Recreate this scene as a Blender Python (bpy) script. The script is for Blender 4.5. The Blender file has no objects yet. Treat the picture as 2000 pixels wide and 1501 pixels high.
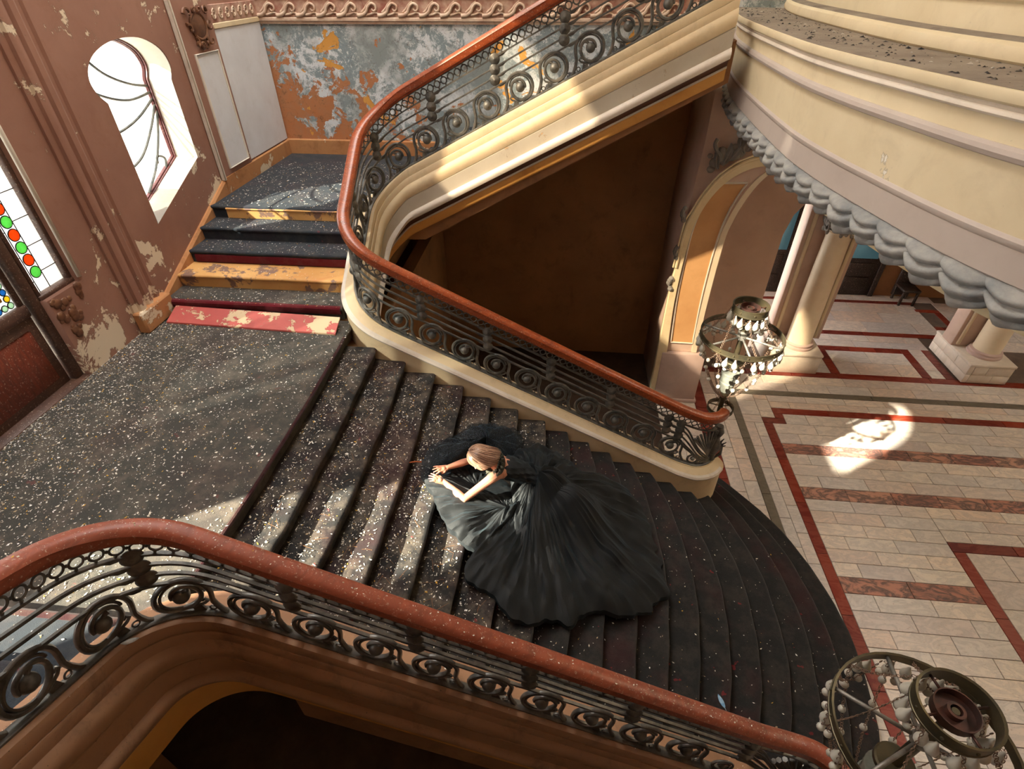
import bpy, bmesh, math, random
from mathutils import Vector, Matrix, Quaternion, noise as mnoise
random.seed(7)
PI = math.pi
col = bpy.context.scene.collection
scene = bpy.context.scene

# ------------------------------------------------------------------ camera
FPX = 1052.3
cam_d = bpy.data.cameras.new('camera'); cam = bpy.data.objects.new('camera', cam_d); col.objects.link(cam)
cam_d.sensor_fit = 'HORIZONTAL'; cam_d.sensor_width = 36.0; cam_d.lens = FPX / 2000 * 36.0
cam_d.clip_start = 0.02; cam_d.clip_end = 300
_p, _y, _r = 0.66067, -0.10065, -0.004458
_f = Vector((math.sin(_y) * math.cos(_p), math.cos(_y) * math.cos(_p), -math.sin(_p)))
_rt = Vector((math.cos(_y), -math.sin(_y), 0)); _up = _rt.cross(_f)
_r2 = math.cos(_r) * _rt + math.sin(_r) * _up; _u2 = -math.sin(_r) * _rt + math.cos(_r) * _up
cam.matrix_world = Matrix(((_r2.x, _u2.x, -_f.x, 0), (_r2.y, _u2.y, -_f.y, 0), (_r2.z, _u2.z, -_f.z, 6.6137), (0, 0, 0, 1)))
scene.camera = cam

# ------------------------------------------------------------------ world, sun, exposure
w = bpy.data.worlds.new('sky'); scene.world = w; w.use_nodes = True
bg = w.node_tree.nodes['Background']
bg.inputs[0].default_value = (1.0, 0.97, 0.93, 1); bg.inputs[1].default_value = 7.0
sun_d = bpy.data.lights.new('sun', 'SUN'); sun = bpy.data.objects.new('sun', sun_d); col.objects.link(sun)
SUN_DIR = Vector((1.0, 0.66, -0.88)).normalized()
sun.rotation_mode = 'QUATERNION'; sun.rotation_quaternion = SUN_DIR.to_track_quat('-Z', 'Y')
sun.location = (-20, -12, 22)
sun_d.energy = 32.0; sun_d.color = (1.0, 0.86, 0.66); sun_d.angle = math.radians(0.9)
vs = scene.view_settings
vs.view_transform = 'Standard'; vs.look = 'None'; vs.gamma = 1.0; vs.use_curve_mapping = False
vs.exposure = 0.6

R = 0.165          # riser
YC = 3.56          # middle line of the great stair
ZL = 19 * R        # first landing
ZL2 = 24 * R       # corner landing

# ------------------------------------------------------------------ materials
def srgb(r, g, b):
    f = lambda c: (c / 255 / 12.92) if c / 255 <= 0.04045 else ((c / 255 + 0.055) / 1.055) ** 2.4
    return (f(r), f(g), f(b), 1)

class Nt:
    def __init__(s, name):
        s.m = bpy.data.materials.new(name); s.m.use_nodes = True
        s.t = s.m.node_tree; s.b = s.t.nodes['Principled BSDF']; s.out = s.t.nodes['Material Output']
        s.pos = s.t.nodes.new('ShaderNodeNewGeometry')
    def n(s, typ, **kw):
        x = s.t.nodes.new(typ)
        for k, v in kw.items(): setattr(x, k, v)
        return x
    def l(s, a, b): s.t.links.new(a, b)
    def noise(s, scale, detail=6, rough=.6, dist=0, stretch=None):
        x = s.n('ShaderNodeTexNoise'); x.inputs['Scale'].default_value = scale
        x.inputs['Detail'].default_value = detail; x.inputs['Roughness'].default_value = rough
        x.inputs['Distortion'].default_value = dist
        if stretch:
            mp = s.n('ShaderNodeMapping'); mp.inputs['Scale'].default_value = stretch
            s.l(s.pos.outputs['Position'], mp.inputs['Vector']); s.l(mp.outputs[0], x.inputs['Vector'])
        else: s.l(s.pos.outputs['Position'], x.inputs['Vector'])
        return x.outputs['Fac']
    def ramp(s, fac, stops, interp='LINEAR'):
        x = s.n('ShaderNodeValToRGB'); x.color_ramp.interpolation = interp
        e = x.color_ramp.elements
        while len(e) < len(stops): e.new(.5)
        for i, (p, c) in enumerate(stops):
            e[i].position = p; e[i].color = c if len(c) == 4 else (*c, 1)
        s.l(fac, x.inputs[0]); return x.outputs[0]
    def mask(s, fac, lo, hi): return s.ramp(fac, [(lo, (0, 0, 0)), (hi, (1, 1, 1))])
    def mix(s, fac, a, b, mode='MIX'):
        x = s.n('ShaderNodeMix', data_type='RGBA', blend_type=mode)
        if isinstance(fac, (int, float)): x.inputs[0].default_value = fac
        else: s.l(fac, x.inputs[0])
        for i, v in ((6, a), (7, b)):
            if isinstance(v, (tuple, list)): x.inputs[i].default_value = v
            else: s.l(v, x.inputs[i])
        return x.outputs[2]
    def math(s, op, a, b=0.0):
        x = s.n('ShaderNodeMath', operation=op)
        for i, v in ((0, a), (1, b)):
            if isinstance(v, (int, float)): x.inputs[i].default_value = v
            else: s.l(v, x.inputs[i])
        return x.outputs[0]
    def color(s, c):
        if isinstance(c, (tuple, list)): s.b.inputs['Base Color'].default_value = c
        else: s.l(c, s.b.inputs['Base Color'])
    def bump(s, h, strength=.3, dist=.01):
        x = s.n('ShaderNodeBump'); x.inputs['Strength'].default_value = strength; x.inputs['Distance'].default_value = dist
        s.l(h, x.inputs['Height']); s.l(x.outputs[0], s.b.inputs['Normal'])
    def rough(s, v):
        if isinstance(v, (int, float)): s.b.inputs['Roughness'].default_value = v
        else: s.l(v, s.b.inputs['Roughness'])
    def metal(s, v): s.b.inputs['Metallic'].default_value = v

def plaster(name, c1, c2, under, thr=.64, scale=2.2, rough=.75, dirt=(.25, .2, .15, 1), dirt_amt=.25, speck=.0, low=None):
    """painted plaster: two tones, flaked patches showing the coat below, dirt"""
    k = Nt(name)
    base = k.mix(k.mask(k.noise(1.3, 5), .35, .7), c1, c2)
    dn = k.mask(k.noise(3.1, 8, .7, .4), .52, .78)
    base = k.mix(k.math('MULTIPLY', dn, dirt_amt), base, dirt)
    fl = k.noise(scale, 10, .68, .3)
    if low:                                              # damp has lifted more paint near the foot of the wall
        sp_ = k.n('ShaderNodeSeparateXYZ'); k.l(k.pos.outputs['Position'], sp_.inputs[0])
        fl = k.math('ADD', fl, k.math('MULTIPLY', k.math('MAXIMUM', k.math('SUBTRACT', low[0], sp_.outputs[2]), 0.0), low[1]))
    m = k.mask(fl, thr, thr + .012)
    c = k.mix(m, base, under)
    rim = k.math('SUBTRACT', k.mask(fl, thr - .012, thr), m)
    c = k.mix(k.math('MULTIPLY', rim, .5), c, (.12, .08, .05, 1))
    if speck:
        sp = k.mask(k.noise(60, 3, .6), .70, .74)
        c = k.mix(k.math('MULTIPLY', sp, speck), c, (.05, .04, .03, 1))
    k.color(c); k.rough(rough)
    k.bump(k.math('SUBTRACT', k.math('MULTIPLY', k.noise(40, 4), .15), m), .35, .006)
    return k.m

def two_tone(name, c1, c2, scale=4, rough=.6, metal=0, bump=.2, bscale=40, bdist=.004, lo=.35, hi=.7, stretch=None):
    k = Nt(name); k.color(k.mix(k.mask(k.noise(scale, 7, .65, .2, stretch), lo, hi), c1, c2)); k.rough(rough); k.metal(metal)
    k.bump(k.noise(bscale, 4, .6, 0, stretch), bump, bdist); return k.m

M = {}
M['wall_brown'] = plaster('wall_brown_paint', srgb(158, 116, 98), srgb(142, 100, 84), srgb(222, 204, 178), .595, 1.9, .7, srgb(120, 70, 35), .35, .0, (4.35, .075))
M['wall_white'] = plaster('white_panel_paint', srgb(222, 222, 226), srgb(208, 206, 208), srgb(190, 150, 110), .72, 2.2, .65, srgb(150, 130, 110), .2)
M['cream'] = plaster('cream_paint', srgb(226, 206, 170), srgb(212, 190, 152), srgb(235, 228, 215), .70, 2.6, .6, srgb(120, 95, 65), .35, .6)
M['cream_clean'] = plaster('balcony_cream_paint', srgb(228, 214, 182), srgb(216, 200, 166), srgb(240, 236, 226), .70, 2.4, .6, srgb(160, 140, 115), .25, .2)
M['fascia'] = plaster('fascia_paint', srgb(200, 192, 176), srgb(186, 176, 158), srgb(214, 176, 130), .66, 2.4, .55, srgb(150, 125, 90), .35, .5)
M['white_trim'] = plaster('white_trim_paint', srgb(228, 218, 205), srgb(205, 195, 180), srgb(150, 120, 95), .70, 5, .5, srgb(110, 90, 70), .35, .3)
M['cove'] = plaster('brown_cove_paint', srgb(104, 66, 44), srgb(84, 50, 34), srgb(150, 110, 80), .70, 3, .5)
M['ochre'] = plaster('ochre_paint', srgb(224, 168, 92), srgb(206, 146, 70), srgb(230, 205, 165), .74, 3, .6, srgb(120, 75, 35), .3)
M['arch_cream'] = plaster('arch_cream_paint', srgb(242, 226, 188), srgb(230, 208, 164), srgb(240, 232, 214), .72, 2.4, .65, srgb(170, 120, 70), .35)
M['arch_pink'] = plaster('arch_pink_paint', srgb(218, 192, 176), srgb(204, 176, 160), srgb(230, 214, 196), .74, 2.4, .65, srgb(150, 110, 90), .25)
M['arch_panel'] = plaster('arch_panel_paint', srgb(222, 172, 118), srgb(206, 154, 100), srgb(236, 214, 180), .75, 2.4, .65, srgb(160, 110, 60), .25)
M['grey_band'] = plaster('grey_mauve_paint', srgb(192, 180, 172), srgb(180, 168, 160), srgb(236, 230, 222), .68, 3.6, .6, srgb(130, 115, 105), .2)
M['dark_wall'] = plaster('under_stair_wall_paint', srgb(164, 120, 82), srgb(142, 104, 72), srgb(190, 160, 120), .74, 1.6, .8, srgb(60, 56, 46), .5)
M['cream_grimy'] = plaster('grimy_cream_paint', srgb(166, 126, 96), srgb(140, 102, 76), srgb(200, 170, 135), .70, 2.6, .6, srgb(50, 36, 28), .8, .9)  # near curb: real grime, with its shade mixed into the browner cream
M['pier_base'] = plaster('pier_base_stone', srgb(206, 182, 172), srgb(186, 160, 152), srgb(226, 212, 200), .70, 4, .6)
M['skirting'] = plaster('skirting_plaster', srgb(190, 138, 92), srgb(172, 112, 66), srgb(216, 198, 170), .57, 2.6, .8, srgb(120, 70, 34), .7)

k = Nt('peeling_blue_plaster')                      # back wall: blue paint, chalky white bloom, orange and ochre undercoats
b0 = k.mix(k.mask(k.noise(3.4, 12, .78, .5), .47, .53), srgb(134, 150, 156), srgb(216, 222, 226))
b0 = k.mix(k.mask(k.noise(16, 10, .8), .55, .58), b0, srgb(222, 226, 226))
b0 = k.mix(k.mask(k.noise(1.1, 6, .6), .46, .62), b0, srgb(136, 146, 146))
sx = k.n('ShaderNodeSeparateXYZ'); k.l(k.pos.outputs['Position'], sx.inputs[0])
low = k.math('MULTIPLY', k.math('SUBTRACT', 5.3, sx.outputs[2]), .11)
lft = k.math('MULTIPLY', k.math('SUBTRACT', -2.6, sx.outputs[0]), .05)
fo = k.math('ADD', k.noise(2.6, 9, .66, .3), k.math('ADD', low, lft))
mo = k.mask(fo, .618, .632)
b0 = k.mix(mo, b0, k.mix(k.noise(6, 6), srgb(192, 112, 58), srgb(166, 128, 96)))
fy = k.noise(1.5, 6, .55, .8); my = k.mask(fy, .625, .632)
b0 = k.mix(my, b0, srgb(214, 156, 76))
bd = k.mask(k.noise(5, 12, .85), .58, .61); b0 = k.mix(k.math('MULTIPLY', bd, .6), b0, srgb(96, 72, 56))
vor = k.n('ShaderNodeTexVoronoi', feature='DISTANCE_TO_EDGE'); vor.inputs['Scale'].default_value = 2.3
vd = k.n('ShaderNodeVectorMath', operation='ADD'); nz = k.n('ShaderNodeTexNoise'); nz.inputs['Scale'].default_value = 4; nz.inputs['Detail'].default_value = 6
k.l(k.pos.outputs['Position'], nz.inputs['Vector']); k.l(k.pos.outputs['Position'], vd.inputs[0]); k.l(nz.outputs['Color'], vd.inputs[1]); k.l(vd.outputs[0], vor.inputs['Vector'])
crk = k.ramp(vor.outputs['Distance'], [(0, (1, 1, 1)), (.012, (0, 0, 0))])
b0 = k.mix(k.math('MULTIPLY', crk, .6), b0, srgb(80, 64, 54))
k.color(b0); k.rough(.85); k.bump(k.math('SUBTRACT', k.noise(25, 6), k.math('ADD', mo, my)), .5, .008)
M['wall_blue'] = k.m

def carpet(name, c1, c2, red=.0, dusty=.25):
    k = Nt(name)
    c = k.mix(k.noise(220, 2, .5), c1, c2)
    c = k.mix(k.math('MULTIPLY', k.mask(k.noise(5, 8, .7), .45, .75), dusty), c, srgb(150, 136, 120))
    c = k.mix(k.math('MULTIPLY', k.mask(k.noise(1.7, 4, .6), .5, .7), red), c, srgb(96, 14, 24))
    rs = k.mask(k.noise(9, 3, .5), .715, .73); c = k.mix(k.math('MULTIPLY', rs, red * 2), c, srgb(170, 40, 46))
    k.color(c); k.rough(.95); k.b.inputs['Specular IOR Level'].default_value = .15
    k.b.inputs['Sheen Weight'].default_value = .12; k.b.inputs['Sheen Roughness'].default_value = .5
    k.bump(k.noise(180, 3, .7), .6, .006); return k.m
M['carpet'] = carpet('worn_black_carpet', srgb(19, 19, 20), srgb(50, 49, 49), .14, .42)
M['carpet_low'] = carpet('black_stair_carpet', srgb(17, 17, 18), srgb(48, 48, 49), .16, .10)
M['carpet_blue'] = carpet('blue_black_carpet', srgb(22, 27, 34), srgb(52, 60, 68), .10, .14)
M['carpet_landing'] = carpet('landing_carpet', srgb(36, 37, 36), srgb(80, 78, 73), .08, .38)
M['carpet_maroon'] = carpet('maroon_worn_carpet', srgb(62, 14, 20), srgb(30, 22, 24), .0, .15)
M['carpet_red'] = carpet('crimson_carpet', srgb(112, 16, 30), srgb(70, 12, 22), .0, .12)
M['board_red'] = plaster('red_painted_board', srgb(190, 92, 84), srgb(170, 70, 66), srgb(206, 180, 144), .53, 3.4, .6, srgb(120, 60, 50), .3)
M['tread_wood'] = plaster('yellow_painted_wood', srgb(216, 168, 104), srgb(196, 142, 78), srgb(130, 100, 86), .55, 3.2, .55, srgb(196, 100, 40), .4)
def wood(name, c1, c2, rough=.3, stretch=(1, 1, 1), coat=.3):
    k = Nt(name)
    c = k.mix(k.mask(k.noise(6, 8, .7, .6, stretch), .3, .72), c1, c2)
    c = k.mix(k.math('MULTIPLY', k.mask(k.noise(55, 4, .7), .60, .66), .55), c, srgb(205, 185, 165))
    k.color(c); k.rough(rough); k.b.inputs['Coat Weight'].default_value = coat; k.b.inputs['Coat Roughness'].default_value = .25
    k.bump(k.noise(30, 5, .7, 0, stretch), .12, .003); return k.m
M['rail_wood'] = wood('varnished_rail_wood', srgb(172, 82, 40), srgb(112, 50, 28), .34, (1, 1, 4))  # far rail: varnish pushed to orange, sunlight painted into the colour
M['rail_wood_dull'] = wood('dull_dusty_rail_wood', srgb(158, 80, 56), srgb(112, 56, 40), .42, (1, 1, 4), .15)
M['door_wood'] = wood('red_brown_door_wood', srgb(128, 54, 32), srgb(78, 34, 24), .45, (1, 6, 1), .15)
M['frame_wood'] = wood('dark_frame_wood', srgb(98, 68, 54), srgb(64, 44, 38), .5, (1, 1, 5), .1)
M['maroon'] = wood('maroon_window_wood', srgb(100, 44, 42), srgb(78, 34, 36), .5, (1, 1, 5), .1)
M['dark_wood'] = wood('dark_door_wood', srgb(48, 34, 28), srgb(30, 22, 19), .5, (1, 1, 5), .1)
M['iron'] = two_tone('painted_wrought_iron', srgb(66, 70, 71), srgb(124, 120, 112), 9, .45, .25, .25, 60, .002)
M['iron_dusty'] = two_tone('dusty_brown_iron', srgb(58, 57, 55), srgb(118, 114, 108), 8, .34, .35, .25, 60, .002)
M['brass'] = two_tone('tarnished_brass', srgb(104, 92, 68), srgb(72, 72, 62), 6, .4, .7, .2, 50, .002)
M['steel'] = two_tone('dusty_grey_tube', srgb(150, 148, 142), srgb(108, 100, 92), 12, .45, .5, .2, 50, .002)
M['chain'] = two_tone('old_copper_chain', srgb(150, 120, 102), srgb(108, 96, 84), 20, .4, .7, .1)
M['copper_plate'] = two_tone('rusty_socket_plate', srgb(98, 62, 52), srgb(62, 54, 52), 8, .4, .6, .2)
k = Nt('milky_glass'); k.color(k.mix(k.noise(9, 4), srgb(212, 206, 190), srgb(178, 176, 168))); k.rough(.3); k.b.inputs['Transmission Weight'].default_value = .15
k.b.inputs['Subsurface Weight'].default_value = .0; M['milk_glass'] = k.m
M['cylinder_glass'] = two_tone('greenish_glass_cylinder', srgb(128, 132, 122), srgb(104, 104, 96), 9, .25, 0, .1)
M['plume'] = two_tone('grey_dirty_stucco', srgb(150, 146, 140), srgb(108, 104, 100), 5, .7, 0, .5, 22, .01)
M['stucco_blue'] = two_tone('blue_grey_stucco', srgb(166, 166, 162), srgb(108, 114, 120), 4, .65, 0, .5, 18, .012)
M['gilt_brown'] = two_tone('bronze_cartouche', srgb(128, 86, 58), srgb(84, 52, 38), 8, .45, .15, .5, 26, .01)
M['frieze_red'] = two_tone('red_brown_frieze_ground', srgb(150, 92, 78), srgb(206, 180, 158), 5, .75, 0, .4, 20, .008)
M['frieze_wave'] = two_tone('cream_frieze_relief', srgb(222, 202, 180), srgb(188, 150, 128), 7, .75, 0, .4, 24, .008)
M['ledge_dirt'] = two_tone('ledge_dust', srgb(150, 138, 124), srgb(118, 106, 96), 3, .95, 0, .6, 45, .008)

def marble(name, cols, vein, vamt=.4, rough=.28, vs_=3.0, spk=.5):
    k = Nt(name); oi = k.n('ShaderNodeObjectInfo')
    c = k.ramp(oi.outputs['Random'], [(i / max(1, len(cols) - 1), q) for i, q in enumerate(cols)])
    off = k.n('ShaderNodeVectorMath', operation='ADD'); sc = k.math('MULTIPLY', oi.outputs['Random'], 37.0)
    cv = k.n('ShaderNodeCombineXYZ'); k.l(sc, cv.inputs[0]); k.l(sc, cv.inputs[1]); k.l(k.pos.outputs['Position'], off.inputs[0]); k.l(cv.outputs[0], off.inputs[1])
    def nz(scale, det, ro, di, st):
        x = k.n('ShaderNodeTexNoise'); x.inputs['Scale'].default_value = scale; x.inputs['Detail'].default_value = det
        x.inputs['Roughness'].default_value = ro; x.inputs['Distortion'].default_value = di
        mp = k.n('ShaderNodeMapping'); mp.inputs['Scale'].default_value = st; mp.inputs['Rotation'].default_value = (0, 0, .7)
        k.l(off.outputs[0], mp.inputs['Vector']); k.l(mp.outputs[0], x.inputs['Vector']); return x.outputs['Fac']
    v = k.mask(k.math('ABSOLUTE', k.math('SUBTRACT', nz(vs_, 7, .6, 1.2, (1, 2.2, 1)), .5)), .0, .10)
    c = k.mix(k.math('MULTIPLY', k.math('SUBTRACT', 1.0, v), vamt), c, vein)
    sp = k.mask(nz(24, 5, .7, .3, (1, 2.4, 1)), .58, .70)
    c = k.mix(k.math('MULTIPLY', sp, spk), c, srgb(150, 104, 80))
    s2 = k.mask(nz(85, 4, .7, .2, (1, 1.6, 1)), .64, .70); c = k.mix(k.math('MULTIPLY', s2, spk * .9), c, srgb(104, 78, 64))
    k.color(c); k.rough(k.math('ADD', k.math('MULTIPLY', k.noise(4, 4), .35), rough)); return k.m
M['marble'] = marble('pale_marble', [srgb(232, 222, 208), srgb(218, 212, 206), srgb(238, 224, 208), srgb(214, 204, 198), srgb(232, 210, 190)], srgb(168, 164, 162), .40, .28, 3.0, .55)
M['marble_red'] = marble('red_marble', [srgb(128, 34, 22), srgb(98, 22, 20), srgb(146, 50, 30)], srgb(190, 120, 96), .22, .25, 2.2, .15)
M['marble_grey'] = marble('grey_green_marble', [srgb(112, 106, 92), srgb(96, 92, 82)], srgb(140, 132, 116), .3, .3)
M['marble_pink'] = marble('veined_pink_marble', [srgb(198, 142, 122), srgb(184, 126, 108), srgb(206, 160, 138)], srgb(70, 70, 74), .85, .28, 2.6, .25)
M['ped_marble'] = marble('white_marble_block', [srgb(232, 220, 204), srgb(224, 210, 194)], srgb(190, 180, 168), .3, .3, 1.5, .12)
M['column'] = plaster('ivory_column_plaster', srgb(238, 224, 196), srgb(228, 208, 178), srgb(220, 180, 170), .74, 1.8, .5, srgb(200, 160, 120), .2)
M['grout'] = two_tone('dark_floor_bed', srgb(120, 104, 92), srgb(96, 84, 76), 4, .9)
M['dark_floor'] = two_tone('dark_dusty_floor', srgb(70, 54, 44), srgb(46, 36, 30), 3, .9)  # deep shade below the flights, painted in as a dark floor colour
M['terrace'] = two_tone('pale_terrace', srgb(225, 220, 212), srgb(206, 202, 196), 1, .9)

def glass(name, c, gloss=.12, trans=.25, var=.25):
    """coloured leaded glass: lets tinted light through, with a little scatter and gloss"""
    k = Nt(name); t = k.t; t.nodes.remove(k.b)
    cc = k.mix(k.math('MULTIPLY', k.noise(30, 4), var), c, (c[0] * .4, c[1] * .4, c[2] * .4, 1))
    tr = k.n('ShaderNodeBsdfTransparent'); k.l(cc, tr.inputs[0])
    tl = k.n('ShaderNodeBsdfTranslucent'); k.l(cc, tl.inputs[0])
    gl = k.n('ShaderNodeBsdfGlossy'); gl.inputs['Roughness'].default_value = .15
    a = k.n('ShaderNodeMixShader'); a.inputs[0].default_value = trans; k.l(tr.outputs[0], a.inputs[1]); k.l(tl.outputs[0], a.inputs[2])
    b = k.n('ShaderNodeMixShader'); b.inputs[0].default_value = gloss; k.l(a.outputs[0], b.inputs[1]); k.l(gl.outputs[0], b.inputs[2])
    k.l(b.outputs[0], k.out.inputs[0]); return k.m
M['glass_clear'] = glass('clear_window_glass', (.93, .96, .97, 1), .05, .04, .05)
M['glass_hazy'] = glass('salt_hazed_glass', (.62, .66, .68, 1), .05, .10, .15)
M['glass_frost'] = glass('frosted_leaded_glass', (.46, .49, .51, 1), .04, .45, .35)
M['glass_dusty'] = glass('dusty_upper_window_glass', (.52, .50, .47, 1), .04, .15, .3)
M['glass_green'] = glass('green_roundel_glass', (.30, .78, .26, 1), .05, .7, .7)
M['glass_orange'] = glass('orange_roundel_glass', (.95, .22, .03, 1), .05, .7, .7)
M['glass_blue'] = glass('blue_roundel_glass', (.08, .35, .70, 1), .05, .7, .5)
M['glass_yellow'] = glass('yellow_roundel_glass', (.95, .72, .08, 1), .05, .7, .5)
M['glass_pale'] = glass('pale_green_glass', (.62, .80, .62, 1), .05, .7, .4)
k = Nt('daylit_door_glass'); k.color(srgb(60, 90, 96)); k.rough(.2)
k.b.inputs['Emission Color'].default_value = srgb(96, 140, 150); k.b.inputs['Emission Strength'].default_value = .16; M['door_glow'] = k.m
M['lead'] = two_tone('lead_came', srgb(30, 32, 36), srgb(46, 46, 50), 8, .5, .4)

# people and cloth
k = Nt('skin'); k.color(k.mix(k.noise(7, 4), srgb(208, 152, 126), srgb(188, 126, 102))); k.rough(.5); k.b.inputs['Subsurface Weight'].default_value = .12
k.b.inputs['Subsurface Radius'].default_value = (.02, .008, .004); k.b.inputs['Subsurface Scale'].default_value = .3; M['skin'] = k.m
k = Nt('nail'); k.color(srgb(238, 190, 180)); k.rough(.25); M['nail'] = k.m
k = Nt('hair'); k.color(k.ramp(k.pos.outputs['Random Per Island'], [(0, srgb(84, 58, 46)), (.35, srgb(128, 92, 74)), (.6, srgb(176, 136, 112)), (.85, srgb(214, 178, 150)), (1, srgb(150, 112, 92))])); k.rough(.36); M['hair'] = k.m
def cloth(name, c1, c2, scale, alpha=1.0, sheen=.5):
    k = Nt(name); k.color(k.mix(k.noise(scale, 8, .75, .6), c1, c2)); k.rough(.62); k.b.inputs['Specular IOR Level'].default_value = .35
    k.b.inputs['Sheen Weight'].default_value = sheen; k.b.inputs['Sheen Roughness'].default_value = .35
    k.b.inputs['Sheen Tint'].default_value = srgb(120, 160, 180)
    k.bump(k.noise(60, 6, .75, 1.5), .5, .008)
    if alpha < 1: k.l(k.math('ADD', k.math('MULTIPLY', k.noise(18, 6, .7), .5), alpha - .25), k.b.inputs['Alpha'])
    return k.m
M['gown'] = cloth('black_tulle_gown', srgb(5, 7, 8), srgb(17, 23, 28), 9, 1, .12)
M['gauze'] = cloth('charcoal_gauze', srgb(22, 25, 27), srgb(54, 58, 61), 7, 1, .2)
M['veil'] = cloth('midnight_tulle', srgb(6, 14, 22), srgb(12, 30, 42), 12, .72, .15)
M['bodice'] = cloth('black_bodice', srgb(12, 14, 17), srgb(26, 32, 36), 14, 1, .2)
M['ruffle'] = cloth('olive_black_ruffle', srgb(44, 44, 36), srgb(96, 94, 78), 20, 1, .2)

k = Nt('paint_flakes'); g = k.pos
k.color(k.ramp(g.outputs['Random Per Island'], [(0, srgb(226, 220, 208)), (.45, srgb(200, 190, 172)), (.62, srgb(168, 148, 118)), (.78, srgb(236, 234, 230)), (.93, srgb(206, 160, 60)), (1, srgb(226, 190, 60))], 'CONSTANT')); k.rough(.8)
M['flakes'] = k.m
k = Nt('dark_chips'); k.color(k.ramp(k.pos.outputs['Random Per Island'], [(0, srgb(54, 52, 52)), (.6, srgb(92, 88, 84)), (.85, srgb(206, 200, 190))], 'CONSTANT')); k.rough(.85)
M['chips'] = k.m
M['needle'] = two_tone('dry_pine_needle', srgb(150, 104, 60), srgb(110, 72, 40), 9, .8)
M['feather_blue'] = two_tone('blue_feather_barb', srgb(70, 130, 180), srgb(170, 200, 216), 30, .7)
M['feather_white'] = two_tone('white_feather_barb', srgb(224, 226, 226), srgb(180, 188, 194), 30, .7)
M['twig'] = two_tone('orange_twig', srgb(190, 96, 40), srgb(150, 70, 30), 12, .7)

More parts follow.
